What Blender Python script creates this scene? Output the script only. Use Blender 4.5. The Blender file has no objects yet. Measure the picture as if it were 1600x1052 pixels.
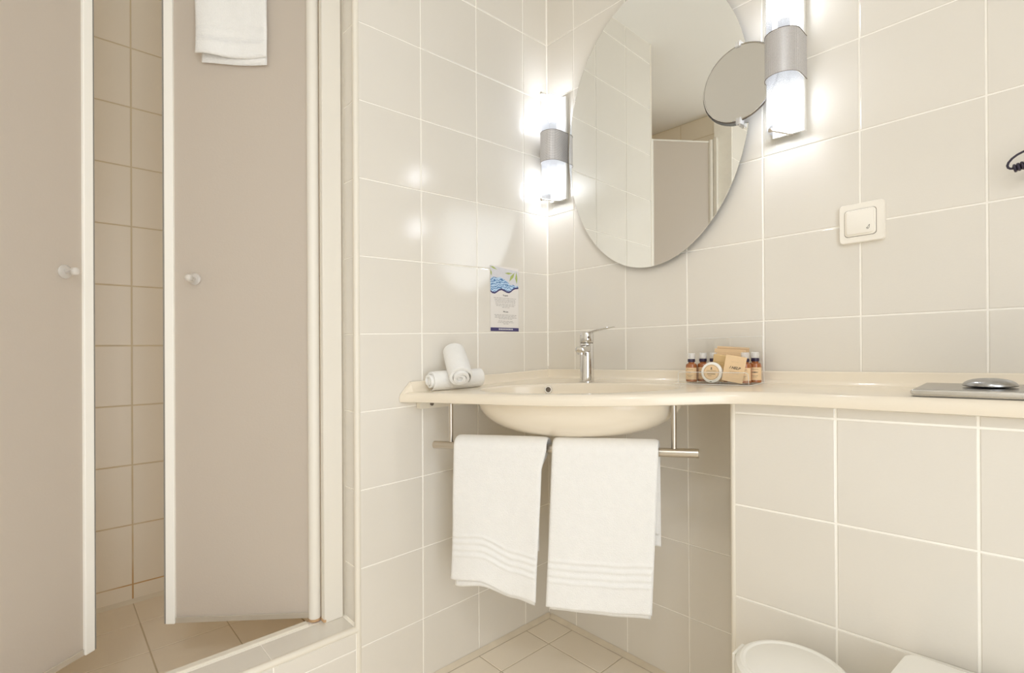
import bpy, bmesh, math, random
from mathutils import Vector, Matrix
random.seed(7)
PI = math.pi
S = bpy.context.scene
COL = S.collection

# ------------------------------------------------------------------ camera, world, exposure
cam_d = bpy.data.cameras.new('camera')
cam = bpy.data.objects.new('camera', cam_d); COL.objects.link(cam)
cam_d.sensor_fit = 'HORIZONTAL'; cam_d.sensor_width = 36.0
cam_d.lens = 36.0 * 791.31 / 1600.0
cam_d.shift_x = 0.0; cam_d.shift_y = 15.0 / 1600.0
cam_d.clip_start = 0.02
yaw, pitch, roll = -0.8244, 0.0014, -0.0051
sy_, cy_ = math.sin(yaw), math.cos(yaw)
fwd = Vector((sy_*math.cos(pitch), cy_*math.cos(pitch), math.sin(pitch)))
right = Vector((cy_, -sy_, 0)); up = right.cross(fwd)
c_, s_ = math.cos(roll), math.sin(roll)
rt = c_*right + s_*up; u2 = -s_*right + c_*up
cm = Matrix((rt, u2, -fwd)).transposed().to_4x4()
cm.translation = Vector((1.2128, -1.2929, 0.9379))
cam.matrix_world = cm
S.camera = cam

w = bpy.data.worlds.new('world'); S.world = w; w.use_nodes = True
w.node_tree.nodes['Background'].inputs[0].default_value = (0.885, 0.93, 0.985, 1)
w.node_tree.nodes['Background'].inputs[1].default_value = 5.4  # reaches the room as fill through the added doorway
S.view_settings.view_transform = 'Standard'; S.view_settings.look = 'None'
S.view_settings.gamma = 1.0; S.view_settings.use_curve_mapping = False
S.view_settings.exposure = -0.33
CEIL_FILL = 11.5        # strength of the added, unseen ceiling fill lamp (W)
SHADE_GLOW = 0.55         # frosted shades of the two wall lamps
BULB_GLOW = 100.0

# ------------------------------------------------------------------ node materials
MAT = {}
def new_mat(name):
    m = bpy.data.materials.new(name); m.use_nodes = True
    nt = m.node_tree; b = nt.nodes['Principled BSDF']
    MAT[name] = m
    return m, nt, b
def simple(name, col, rough=0.5, metal=0.0, spec=0.5, trans=0.0, ior=1.45, coat=0.0, noise=None, bump=None, mottled=None, sheen=0):
    """noise=(scale, amount) colour mottling, bump=(scale, strength, distance)"""
    m, nt, b = new_mat(name)
    b.inputs['Base Color'].default_value = (*col, 1)
    b.inputs['Roughness'].default_value = rough
    b.inputs['Metallic'].default_value = metal
    b.inputs['Specular IOR Level'].default_value = spec
    b.inputs['Transmission Weight'].default_value = trans
    b.inputs['IOR'].default_value = ior
    b.inputs['Coat Weight'].default_value = coat
    b.inputs['Sheen Weight'].default_value = sheen
    tc = nt.nodes.new('ShaderNodeTexCoord')
    if noise:
        n = nt.nodes.new('ShaderNodeTexNoise'); n.inputs['Scale'].default_value = noise[0]; n.inputs['Detail'].default_value = 5
        nt.links.new(tc.outputs['Object'], n.inputs['Vector'])
        r = nt.nodes.new('ShaderNodeMix'); r.data_type = 'RGBA'
        r.inputs[6].default_value = (*[c*(1-noise[1]) for c in col], 1)
        r.inputs[7].default_value = (*[min(1, c*(1+noise[1])) for c in col], 1)
        nt.links.new(n.outputs['Fac'], r.inputs[0]); nt.links.new(r.outputs[2], b.inputs['Base Color'])
    if bump:
        n = nt.nodes.new('ShaderNodeTexNoise'); n.inputs['Scale'].default_value = bump[0]; n.inputs['Detail'].default_value = 3
        nt.links.new(tc.outputs['Object'], n.inputs['Vector'])
        bp = nt.nodes.new('ShaderNodeBump'); bp.inputs['Strength'].default_value = bump[1]; bp.inputs['Distance'].default_value = bump[2]
        nt.links.new(n.outputs['Fac'], bp.inputs['Height']); nt.links.new(bp.outputs['Normal'], b.inputs['Normal'])
    return m

tile_m = simple('cream_glazed_tile', (0.75, 0.715, 0.65), 0.13, spec=1.0, noise=(3.5, 0.03), bump=(240, 0.17, 0.0008))
grout_m = simple('pale_grout', (0.95, 0.925, 0.86), 0.8, noise=(40, 0.05))
floor_tile_m = simple('beige_floor_tile', (0.87, 0.79, 0.665), 0.45, noise=(6, 0.04), bump=(150, 0.2, 0.0006))
floor_grout_m = simple('tan_floor_grout', (0.56, 0.49, 0.37), 0.85, noise=(30, 0.15))
shower_tile_m = simple('cream_shower_tile', (0.90, 0.83, 0.71), 0.28, noise=(4, 0.03), bump=(200, 0.2, 0.0007))
m, nt, b = new_mat('stained_shower_grout')
tc = nt.nodes.new('ShaderNodeTexCoord'); sp = nt.nodes.new('ShaderNodeSeparateXYZ'); nt.links.new(tc.outputs['Object'], sp.inputs[0])
n = nt.nodes.new('ShaderNodeTexNoise'); n.inputs['Scale'].default_value = 9; nt.links.new(tc.outputs['Object'], n.inputs['Vector'])
# rust stain: grows towards the tray (height), broken up by noise
mr = nt.nodes.new('ShaderNodeMapRange'); mr.inputs[1].default_value = 0.62; mr.inputs[2].default_value = 0.08
nt.links.new(sp.outputs['Z'], mr.inputs[0])
mu = nt.nodes.new('ShaderNodeMath'); mu.operation = 'MULTIPLY'; nt.links.new(mr.outputs[0], mu.inputs[0])
r2 = nt.nodes.new('ShaderNodeMapRange'); r2.inputs[1].default_value = 0.38; r2.inputs[2].default_value = 0.6
nt.links.new(n.outputs['Fac'], r2.inputs[0]); nt.links.new(r2.outputs[0], mu.inputs[1])
mx = nt.nodes.new('ShaderNodeMix'); mx.data_type = 'RGBA'
mx.inputs[6].default_value = (0.72, 0.62, 0.44, 1); mx.inputs[7].default_value = (0.62, 0.38, 0.16, 1)
nt.links.new(mu.outputs[0], mx.inputs[0]); nt.links.new(mx.outputs[2], b.inputs['Base Color']); b.inputs['Roughness'].default_value = 0.8
plaster_m = simple('white_ceiling_paint', (0.88, 0.87, 0.84), 0.85, noise=(4, 0.02))
counter_m = simple('cream_cast_resin', (0.82, 0.745, 0.62), 0.22, spec=0.5, coat=0.3, noise=(3, 0.015))
trim_m = simple('cream_plastic_trim', (0.80, 0.755, 0.66), 0.35)
alu_m = simple('white_lacquered_profile', (0.80, 0.765, 0.69), 0.35, noise=(5, 0.02))
strip_m = simple('bright_white_edge_profile', (0.95, 0.93, 0.87), 0.3)
gasket_m = simple('dark_rubber_gasket', (0.10, 0.065, 0.055), 0.6)
grey_gasket_m = simple('grey_gasket', (0.30, 0.28, 0.25), 0.6)
rust_m = simple('rusty_residue', (0.55, 0.36, 0.2), 0.8, noise=(90, 0.35))
seal_m = simple('clear_vinyl_seal', (0.62, 0.55, 0.45), 0.35, trans=0.3)
chrome_m = simple('chrome', (0.74, 0.73, 0.71), 0.07, 1.0)
steel_m = simple('brushed_steel', (0.60, 0.55, 0.48), 0.28, 1.0, bump=(300, 0.08, 0.0004))
mirror_m = simple('mirror_glass', (0.93, 0.94, 0.92), 0.0, 1.0)
mag_m = simple('magnifying_mirror_glass', (0.80, 0.80, 0.78), 0.02, 1.0)
edge_m = simple('mirror_edge', (0.25, 0.24, 0.2), 0.25, 0.6)
def thin_clear(name, tint, refl=0.10, rough=0.05, body=0.0):
    m = bpy.data.materials.new(name); m.use_nodes = True; nt = m.node_tree; nt.nodes.clear(); MAT[name] = m
    o = nt.nodes.new('ShaderNodeOutputMaterial'); tp = nt.nodes.new('ShaderNodeBsdfTransparent'); tp.inputs[0].default_value = (*tint, 1)
    gl = nt.nodes.new('ShaderNodeBsdfGlossy'); gl.inputs['Roughness'].default_value = rough; gl.inputs[0].default_value = (1, 1, 1, 1)
    lw = nt.nodes.new('ShaderNodeLayerWeight'); lw.inputs['Blend'].default_value = 0.5
    pw = nt.nodes.new('ShaderNodeMath'); pw.operation = 'POWER'; pw.inputs[1].default_value = 4.0; nt.links.new(lw.outputs['Facing'], pw.inputs[0])
    mr = nt.nodes.new('ShaderNodeMath'); mr.operation = 'MULTIPLY_ADD'; mr.inputs[1].default_value = 4.5*refl; mr.inputs[2].default_value = 0.4*refl; nt.links.new(pw.outputs[0], mr.inputs[0])
    ms = nt.nodes.new('ShaderNodeMixShader'); nt.links.new(mr.outputs[0], ms.inputs[0]); nt.links.new(tp.outputs[0], ms.inputs[1]); nt.links.new(gl.outputs[0], ms.inputs[2])
    df = nt.nodes.new('ShaderNodeBsdfDiffuse'); df.inputs[0].default_value = (0.95, 0.94, 0.92, 1)
    m2 = nt.nodes.new('ShaderNodeMixShader'); m2.inputs[0].default_value = body
    nt.links.new(ms.outputs[0], m2.inputs[1]); nt.links.new(df.outputs[0], m2.inputs[2]); nt.links.new(m2.outputs[0], o.inputs[0]); return m
clear_m = thin_clear('clear_acrylic', (0.985, 0.985, 0.98), 0.10, 0.03, 0.0)
knob_m = thin_clear('clear_plastic_knob', (0.95, 0.93, 0.90), 0.16, 0.08, 0.35)
towel_m = simple('white_terry', (0.86, 0.855, 0.835), 0.95, spec=0.1, sheen=0.15, noise=(60, 0.03), bump=(420, 0.7, 0.0022))
white_m = simple('white_plastic', (0.86, 0.85, 0.80), 0.3, noise=(3, 0.01))
switch_m = simple('cream_switch_plastic', (0.88, 0.84, 0.76), 0.3)
gap_m = simple('dark_gap', (0.16, 0.13, 0.10), 0.7)
porcelain_m = simple('white_porcelain', (0.84, 0.83, 0.79), 0.12, coat=0.4)
black_m = simple('black_cable', (0.03, 0.022, 0.04), 0.3)
navy_m = simple('navy_print', (0.06, 0.05, 0.16), 0.5)
ink_m = simple('black_ink', (0.05, 0.045, 0.04), 0.6)
grey_ink_m = simple('grey_ink', (0.42, 0.40, 0.38), 0.6)
pale_ink_m = simple('pale_brown_ink', (0.60, 0.46, 0.30), 0.6)
paper_m = simple('white_card', (0.82, 0.79, 0.76), 0.5)
lilac_m = simple('lilac_print', (0.70, 0.70, 0.74), 0.5, noise=(60, 0.08))
leaf_m = simple('green_leaf_print', (0.42, 0.50, 0.16), 0.5, noise=(120, 0.25))
kraft_m = simple('kraft_paper', (0.80, 0.59, 0.36), 0.75, noise=(90, 0.05))
kraft2_m = simple('golden_kraft', (0.72, 0.52, 0.27), 0.7, noise=(90, 0.06))
kraft_side_m = simple('brown_kraft_side', (0.42, 0.24, 0.12), 0.75)
gold_m = simple('gold_print', (0.55, 0.42, 0.14), 0.5)
amber_m = simple('amber_glass', (0.36, 0.12, 0.035), 0.08, spec=0.6, coat=0.5)
cap_m = simple('dark_violet_collar', (0.03, 0.02, 0.05), 0.3)
capclear_m = thin_clear('frosted_clear_cap', (0.92, 0.92, 0.92), 0.14, 0.1, 0.4)

# blue swirl print of the card
m, nt, b = new_mat('blue_swirl_print'); b.inputs['Roughness'].default_value = 0.5
tc = nt.nodes.new('ShaderNodeTexCoord')
wv = nt.nodes.new('ShaderNodeTexWave'); wv.wave_type = 'RINGS'; wv.inputs['Scale'].default_value = 38; wv.inputs['Distortion'].default_value = 7
wv.inputs['Detail'].default_value = 2; wv.inputs['Detail Scale'].default_value = 2.5
nt.links.new(tc.outputs['Object'], wv.inputs['Vector'])
rp = nt.nodes.new('ShaderNodeValToRGB')
rp.color_ramp.elements[0].color = (0.07, 0.20, 0.45, 1); rp.color_ramp.elements[0].position = 0.05
rp.color_ramp.elements[1].color = (0.50, 0.68, 0.88, 1); rp.color_ramp.elements[1].position = 0.55
nt.links.new(wv.outputs['Fac'], rp.inputs['Fac']); nt.links.new(rp.outputs['Color'], b.inputs['Base Color'])

# textured frosted shower panel
m, nt, b = new_mat('frosted_acrylic_panel')
b.inputs['Base Color'].default_value = (0.80, 0.76, 0.71, 1); b.inputs['Specular IOR Level'].default_value = 0.8; b.inputs['Roughness'].default_value = 0.27
b.inputs['IOR'].default_value = 1.5
tc = nt.nodes.new('ShaderNodeTexCoord')
n = nt.nodes.new('ShaderNodeTexNoise'); n.inputs['Scale'].default_value = 230; n.inputs['Detail'].default_value = 2
nt.links.new(tc.outputs['Object'], n.inputs['Vector'])
bp = nt.nodes.new('ShaderNodeBump'); bp.inputs['Strength'].default_value = 0.3; bp.inputs['Distance'].default_value = 0.0014
nt.links.new(n.outputs['Fac'], bp.inputs['Height']); nt.links.new(bp.outputs['Normal'], b.inputs['Normal'])
tl = nt.nodes.new('ShaderNodeBsdfTranslucent'); tl.inputs[0].default_value = (0.93, 0.88, 0.82, 1)
ms = nt.nodes.new('ShaderNodeMixShader'); ms.inputs[0].default_value = 0.58; om = nt.nodes['Material Output']
nt.links.new(b.outputs[0], ms.inputs[1]); nt.links.new(tl.outputs[0], ms.inputs[2]); nt.links.new(ms.outputs[0], om.inputs[0])
panel_m = MAT['frosted_acrylic_panel']

def emis(name, col, strength):
    m = bpy.data.materials.new(name); m.use_nodes = True; nt = m.node_tree
    nt.nodes.clear(); e = nt.nodes.new('ShaderNodeEmission'); o = nt.nodes.new('ShaderNodeOutputMaterial')
    e.inputs[0].default_value = (*col, 1); e.inputs[1].default_value = strength
    nt.links.new(e.outputs[0], o.inputs[0]); MAT[name] = m; return m
bulb_m = emis('lit_bulb', (0.93, 0.97, 1.06), BULB_GLOW)
# frosted lamp glass: glows and lets the bulb shine through
m = bpy.data.materials.new('glowing_frosted_glass'); m.use_nodes = True; nt = m.node_tree; nt.nodes.clear()
o = nt.nodes.new('ShaderNodeOutputMaterial'); ad = nt.nodes.new('ShaderNodeAddShader'); e = nt.nodes.new('ShaderNodeEmission')
e.inputs[0].default_value = (0.93, 0.97, 1.06, 1); e.inputs[1].default_value = SHADE_GLOW
tr = nt.nodes.new('ShaderNodeBsdfTranslucent'); tr.inputs[0].default_value = (0.07, 0.07, 0.07, 1)
tp = nt.nodes.new('ShaderNodeBsdfTransparent'); tp.inputs[0].default_value = (0.92, 0.92, 0.92, 1)
ms = nt.nodes.new('ShaderNodeMixShader'); ms.inputs[0].default_value = 0.27
nt.links.new(tr.outputs[0], ms.inputs[1]); nt.links.new(tp.outputs[0], ms.inputs[2])
nt.links.new(ms.outputs[0], ad.inputs[0]); nt.links.new(e.outputs[0], ad.inputs[1]); nt.links.new(ad.outputs[0], o.inputs[0])
shade_m = m
# perforated metal (UV = metres along the sheet)
m, nt, b = new_mat('perforated_metal'); b.inputs['Metallic'].default_value = 0.35; b.inputs['Roughness'].default_value = 0.4
uvn = nt.nodes.new('ShaderNodeUVMap'); sp = nt.nodes.new('ShaderNodeSeparateXYZ'); nt.links.new(uvn.outputs[0], sp.inputs[0])
P_ = 0.0056
def mth(op, a, bb=None):
    x = nt.nodes.new('ShaderNodeMath'); x.operation = op
    for i, v in enumerate((a, bb)):
        if v is None: continue
        if isinstance(v, (int, float)): x.inputs[i].default_value = v
        else: nt.links.new(v, x.inputs[i])
    return x.outputs[0]
sx = mth('SINE', mth('MULTIPLY', mth('ADD', sp.outputs[0], sp.outputs[1]), 2*PI/P_))
sz = mth('SINE', mth('MULTIPLY', mth('SUBTRACT', sp.outputs[0], sp.outputs[1]), 2*PI/P_))
dots = mth('GREATER_THAN', mth('MULTIPLY', sx, sz), 0.12)
mx = nt.nodes.new('ShaderNodeMix'); mx.data_type = 'RGBA'
mx.inputs[6].default_value = (0.80, 0.78, 0.78, 1); mx.inputs[7].default_value = (0.26, 0.26, 0.27, 1)
nt.links.new(dots, mx.inputs[0]); nt.links.new(mx.outputs[2], b.inputs['Base Color'])
perf_m = m

# ------------------------------------------------------------------ builders
MW = {}    # world matrix of every parent made here
def obj(name, bm, mat, parent=None, world=True, smooth=None, mats=None, label=None, kind=None):
    """link one mesh object; world=True means the bmesh is in world metres"""
    me = bpy.data.meshes.new(name)
    if parent is not None and world: bm.transform(MW[parent.name].inverted())
    bm.to_mesh(me); bm.free()
    for mm in (mats or [mat]): me.materials.append(mm)
    if smooth is not None:
        for p in me.polygons: p.use_smooth = True
        if smooth > 0: me.set_sharp_from_angle(angle=math.radians(smooth))
    o = bpy.data.objects.new(name, me); COL.objects.link(o)
    if parent is not None: o.parent = parent
    MW[o.name] = MW[parent.name].copy() if parent is not None else Matrix.Identity(4)
    if label: o['label'] = label
    if kind: o['kind'] = kind
    return o
def thing(name, label, cat, loc=(0, 0, 0), rotz=0.0, group=None, mat4=None):
    o = bpy.data.objects.new(name, None); COL.objects.link(o); o.empty_display_size = 0.05
    mw = mat4 if mat4 is not None else Matrix.Translation(loc) @ Matrix.Rotation(rotz, 4, 'Z')
    o.matrix_world = mw; MW[o.name] = mw.copy()
    o['label'] = label; o['category'] = cat
    if group: o['group'] = group
    return o
def box(bm, x0, x1, y0, y1, z0, z1, M=None, bev=0.0, seg=1):
    vs = [bm.verts.new((x, y, z)) for z in (z0, z1) for y in (y0, y1) for x in (x0, x1)]
    fs = [(0, 2, 3, 1), (4, 5, 7, 6), (0, 1, 5, 4), (2, 6, 7, 3), (0, 4, 6, 2), (1, 3, 7, 5)]
    faces = [bm.faces.new([vs[i] for i in f]) for f in fs]
    if bev > 0:
        es = list({e for f in faces for e in f.edges})
        r = bmesh.ops.bevel(bm, geom=es, offset=bev, segments=seg, affect='EDGES', profile=0.5)
        vs = list({v for f in r['faces'] for v in f.verts} | {v for v in vs if v.is_valid})
    if M is not None: bmesh.ops.transform(bm, matrix=M, verts=[v for v in vs if v.is_valid])
    return vs
def B(*a, **k):
    bm = bmesh.new(); box(bm, *a, **k); return bm
def lathe(bm, prof, seg=32, M=None, cap=True):
    """prof: (r, z) list, revolved about z"""
    rings = []
    allv = []
    for r, z in prof:
        if r < 1e-6:
            v = bm.verts.new((0, 0, z)); rings.append([v]); allv.append(v)
        else:
            rg = [bm.verts.new((r*math.cos(2*PI*i/seg), r*math.sin(2*PI*i/seg), z)) for i in range(seg)]
            rings.append(rg); allv += rg
    for a, b_ in zip(rings, rings[1:]):
        if len(a) == 1 and len(b_) == 1: continue
        for i in range(seg):
            j = (i+1) % seg
            if len(a) == 1: bm.faces.new((a[0], b_[j], b_[i]))
            elif len(b_) == 1: bm.faces.new((a[i], a[j], b_[0]))
            else: bm.faces.new((a[i], a[j], b_[j], b_[i]))
    if cap:
        if len(rings[0]) > 1: bm.faces.new(list(reversed(rings[0])))
        if len(rings[-1]) > 1: bm.faces.new(rings[-1])
    if M is not None: bmesh.ops.transform(bm, matrix=M, verts=allv)
    bmesh.ops.recalc_face_normals(bm, faces=bm.faces)
    return allv
def frame_to(a, b_):
    """matrix taking +z to the direction a->b, origin at a"""
    d = (Vector(b_)-Vector(a)); q = d.to_track_quat('Z', 'Y')
    return Matrix.Translation(a) @ q.to_matrix().to_4x4(), d.length
def rod(bm, a, b_, r, seg=20, bev=0.0):
    M, L = frame_to(a, b_)
    prof = [(0, 0), (r-bev, 0), (r, bev), (r, L-bev), (r-bev, L), (0, L)] if bev else [(0, 0), (r, 0), (r, L), (0, L)]
    lathe(bm, prof, seg, M, cap=False)
def tube_path(bm, pts, r, seg=10, closed=False):
    n = len(pts); P = [Vector(p) for p in pts]; rings = []
    prev = None
    for i in range(n):
        if closed: t = P[(i+1) % n]-P[i-1]
        else: t = P[min(i+1, n-1)]-P[max(i-1, 0)]
        t.normalize()
        ref = prev if prev is not None else (Vector((0, 0, 1)) if abs(t.z) < 0.9 else Vector((1, 0, 0)))
        nn = (ref - t*ref.dot(t)); nn.normalize(); bb = t.cross(nn); prev = nn
        rings.append([bm.verts.new(P[i]+r*(math.cos(2*PI*k/seg)*nn+math.sin(2*PI*k/seg)*bb)) for k in range(seg)])
    for i in range(n if closed else n-1):
        a, c = rings[i], rings[(i+1) % n]
        for k in range(seg): bm.faces.new((a[k], a[(k+1) % seg], c[(k+1) % seg], c[k]))
    if not closed:
        bm.faces.new(list(reversed(rings[0]))); bm.faces.new(rings[-1])
def poly_prism(bm, pts, off):
    """closed flat polygon (3D points) thickened by the vector off"""
    a = [bm.verts.new(p) for p in pts]; c = [bm.verts.new(Vector(p)+Vector(off)) for p in pts]
    bm.faces.new(a); bm.faces.new(list(reversed(c)))
    for i in range(len(a)):
        j = (i+1) % len(a); bm.faces.new((a[j], a[i], c[i], c[j]))
    bmesh.ops.recalc_face_normals(bm, faces=bm.faces)

TILES = {}
def tile(parent, corners, n, mat, t=0.0014, gap=0.0016, cham=0.0012, name='tile'):
    """one wall or floor tile: corners counter-clockwise seen from the front, lying on the grout plane"""
    P = [Vector(c) for c in corners]; n = Vector(n)
    o = sum(P, Vector()) / 4
    a = (P[1]-P[0]); a = (a - n*a.dot(n)).normalized()
    if abs(n.z) < 0.5: a = Vector((a.x, a.y, 0)).normalized()
    b_ = n.cross(a)
    loc = [((p-o).dot(a), (p-o).dot(b_)) for p in P]
    key = (mat.name,) + tuple(round(v, 4) for q in loc for v in q)
    me = TILES.get(key)
    if me is None:
        bm = bmesh.new()
        def ring(g, z):
            r = []
            for i in range(4):
                p = Vector(loc[i]); d1 = (Vector(loc[i-1])-p).normalized(); d2 = (Vector(loc[(i+1) % 4])-p).normalized()
                q = p + (d1+d2)*g; r.append(bm.verts.new((q.x, q.y, z)))
            return r
        r0, r1, r2 = ring(gap, 0), ring(gap, t*0.45), ring(gap+cham, t)
        for x, y in ((r0, r1), (r1, r2)):
            for i in range(4):
                j = (i+1) % 4; bm.faces.new((x[i], x[j], y[j], y[i]))
        bm.faces.new(r2)
        me = bpy.data.meshes.new(name); bm.to_mesh(me); bm.free(); me.materials.append(mat); TILES[key] = me
    ob = bpy.data.objects.new(name, me); COL.objects.link(ob)
    R = Matrix((a, b_, n)).transposed().to_4x4(); R.translation = o
    ob.parent = parent; ob.matrix_local = MW[parent.name].inverted() @ R
    return ob

def text_bm(s, size, mat4, shear=0.0, extrude=0.00015):
    cu = bpy.data.curves.new('text', 'FONT'); cu.body = s; cu.size = size; cu.align_x = 'CENTER'; cu.align_y = 'CENTER'
    cu.shear = shear; cu.extrude = extrude; cu.resolution_u = 3; cu.offset = size*0.012
    o = bpy.data.objects.new('text', cu); COL.objects.link(o)
    dg = bpy.context.evaluated_depsgraph_get(); me = bpy.data.meshes.new_from_object(o.evaluated_get(dg))
    bm = bmesh.new(); bm.from_mesh(me); bm.transform(mat4)
    bpy.data.objects.remove(o); bpy.data.curves.remove(cu); bpy.data.meshes.remove(me)
    return bm

# ------------------------------------------------------------------ measures of the room
H = 2.262
Z0 = 1.989
LEFT_END = -0.712          # outer corner where the shower opening starts
XR, YN = 1.95, -2.45       # walls behind the camera
BOXY = -0.190              # front of the tiled cistern boxing
BOXX = 0.722
zL = lambda k, y: Z0 - 0.2*k + 0.0236*y
zR = lambda k, x: Z0 - 0.2*k + 0.0123*x
zB = lambda k, x: 0.5926 + 0.199*k + 0.03*(x-BOXX)     # boxing rows (k=1 just under the counter)
ct = lambda x, y: 0.832 + 0.022*x + 0.03*y              # top of the counter
G = 0.0014                                              # tiles stand this proud of their grout

def wall(name, *a):
    return obj(name, B(*a), grout_m, kind='structure')

# floor
fl = obj('floor', B(0, XR, YN, 0, -0.08, -G), floor_grout_m, kind='structure')
fx = [0.012, 0.1135] + [0.3135+0.2*i for i in range(9)]; fx[-1] = min(fx[-1], XR)
fy = [-0.012, -0.1245] + [-0.3245-0.2*i for i in range(8)]
for i in range(len(fx)-1):
    for j in range(len(fy)-1):
        x0, x1, y1, y0 = fx[i], fx[i+1], fy[j], fy[j+1]
        if y0 > BOXY and x0 > BOXX: continue
        tile(fl, [(x0, y0, -G), (x1, y0, -G), (x1, y1, -G), (x0, y1, -G)], (0, 0, 1), floor_tile_m, gap=0.0018)

# left wall with its tiles
wl = obj('wall_left', B(-0.10, -G, LEFT_END+0.006, G, 0, H), grout_m, kind='structure')
cols = [0, -0.1148, -0.3148, -0.5148, LEFT_END+0.009]
def rows(zf, s):
    r = [0.0] + [zf(k, s) for k in range(9, -2, -1)]
    r = [v for v in r if v < H-0.01] + [H]
    return r
for i in range(4):
    ya, yb = cols[i], cols[i+1]
    ra, rb = rows(zL, ya), rows(zL, yb)
    for k in range(len(ra)-1):
        tile(wl, [(-G, yb, rb[k]), (-G, ya, ra[k]), (-G, ya, ra[k+1]), (-G, yb, rb[k+1])], (1, 0, 0), tile_m)
# reveal of the opening: tiled return of the left wall, facing the shower door
for k in range(len(rb)-1):
    if rb[k+1] < 0.23: continue
    z0 = max(rb[k], 0.228)
    tile(wl, [(-0.076, LEFT_END+0.006, z0), (-0.006, LEFT_END+0.006, z0), (-0.006, LEFT_END+0.006, rb[k+1]), (-0.076, LEFT_END+0.006, rb[k+1])], (0, -1, 0), tile_m)
# rounded corner trim
bm = bmesh.new(); rod(bm, (-0.0065, LEFT_END+0.0065, 0.0), (-0.0065, LEFT_END+0.0065, H), 0.0085, 16)
obj('trim_1', bm, trim_m, kind='structure', smooth=40)
# back wall
wb = obj('wall_back', B(-0.1, XR, -0+G, 0.1, 0, H), grout_m, kind='structure')
xc = [0, 0.1222] + [0.3222+0.2*i for i in range(8)] + [XR]
for i in range(len(xc)-1):
    xa, xb = xc[i], xc[i+1]
    ra, rb = rows(zR, xa), rows(zR, xb)
    for k in range(len(ra)-1):
        if xa > BOXX and ra[k+1] < 0.8: continue
        tile(wb, [(xa, G, ra[k]), (xb, G, rb[k]), (xb, G, rb[k+1]), (xa, G, ra[k+1])], (0, -1, 0), tile_m)
# cove strip of sealant along the foot of both walls
seal2_m = simple('beige_base_sealant', (0.70, 0.62, 0.49), 0.7, noise=(25, 0.12))
bm = bmesh.new(); poly_prism(bm, [(0, -0.001, 0), (0.013, -0.001, 0), (0.001, -0.001, 0.013)], (0, LEFT_END+0.001, 0)); obj('baseboard_left', bm, seal2_m, kind='structure')
bm = bmesh.new(); poly_prism(bm, [(0.012, 0, 0), (0.012, -0.013, 0), (0.012, -0.001, 0.013)], (BOXX-0.012, 0, 0)); obj('baseboard_back', bm, seal2_m, kind='structure')
# corner sealant
bm = bmesh.new(); rod(bm, (0.0012, -0.0012, 0.87), (0.0012, -0.0012, H), 0.0032, 10); obj('trim_2', bm, grout_m, kind='structure', smooth=40)

# tiled boxing in front of the back wall (hides the cistern)
ztop = lambda x: ct(x, BOXY) - 0.0265
bm = bmesh.new()
poly_prism(bm, [(BOXX+0.004, BOXY+G, 0), (XR, BOXY+G, 0), (XR, BOXY+G, ztop(XR)), (BOXX+0.004, BOXY+G, ztop(BOXX))], (0, -BOXY-2*G, 0))
bx = obj('wall_boxing', bm, grout_m, kind='structure')
xb_ = [BOXX+0.008, 0.9235, 1.1235, 1.3235, 1.5235, 1.7235, XR]
for i in range(len(xb_)-1):
    xa, xb = xb_[i], xb_[i+1]
    def rws(x): return [0.0] + [zB(k, x) for k in (-2, -1, 0, 1)] + [ztop(x)]
    ra, rb = rws(xa), rws(xb)
    for k in range(len(ra)-1):
        tile(bx, [(xa, BOXY+G, ra[k]), (xb, BOXY+G, rb[k]), (xb, BOXY+G, rb[k+1]), (xa, BOXY+G, ra[k+1])], (0, -1, 0), tile_m, gap=0.002)
# side of the boxing
for k in range(5):
    za, zb2 = rws(BOXX)[k], rws(BOXX)[k+1]
    tile(bx, [(BOXX+0.004, -0.002, za), (BOXX+0.004, BOXY+0.007, za), (BOXX+0.004, BOXY+0.007, zb2), (BOXX+0.004, -0.002, zb2)], (-1, 0, 0), tile_m)
bm = bmesh.new(); rod(bm, (BOXX+0.006, BOXY+0.006, 0), (BOXX+0.006, BOXY+0.006, ztop(BOXX)), 0.0075, 16)
obj('trim_3', bm, trim_m, kind='structure', smooth=40)

# walls behind the camera, ceiling
DY0, DY1, DZ = -1.84, -0.92, 2.06        # added doorway, unseen, opened so the world light fills the room
bm = bmesh.new()
box(bm, XR, XR+0.1, YN, DY0, 0, H); box(bm, XR, XR+0.1, DY1, 0.1, 0, H); box(bm, XR, XR+0.1, DY0, DY1, DZ, H)
wr = obj('wall_right', bm, grout_m, kind='structure')
bm = bmesh.new()
box(bm, XR-0.012, XR+0.11, DY0, DY0+0.03, 0, DZ); box(bm, XR-0.012, XR+0.11, DY1-0.03, DY1, 0, DZ); box(bm, XR-0.012, XR+0.11, DY0+0.03, DY1-0.03, DZ-0.03, DZ)
obj('door_added', bm, alu_m, kind='structure')  # frame of the added doorway
pl_ = bpy.data.lights.new('added_doorway_portal', 'AREA'); pl_.shape = 'RECTANGLE'; pl_.size = DY1-DY0; pl_.size_y = DZ; pl_.cycles.is_portal = True  # portal guiding the world fill through the added opening
po_ = bpy.data.objects.new('added_doorway_portal', pl_); COL.objects.link(po_)
po_.matrix_world = Matrix.Translation((XR+0.05, (DY0+DY1)/2, DZ/2)) @ Matrix.Rotation(PI/2, 4, 'Z') @ Matrix.Rotation(PI/2, 4, 'X')
wn = obj('wall_front', B(-1.0, XR+0.1, YN-0.1, YN, 0, H), grout_m, kind='structure')
SHY = -1.555                     # side wall of the shower nearest the camera
wj = obj('wall_left_near', B(-0.10, -G, YN, SHY+0.04, 0, H), grout_m, kind='structure')
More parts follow.
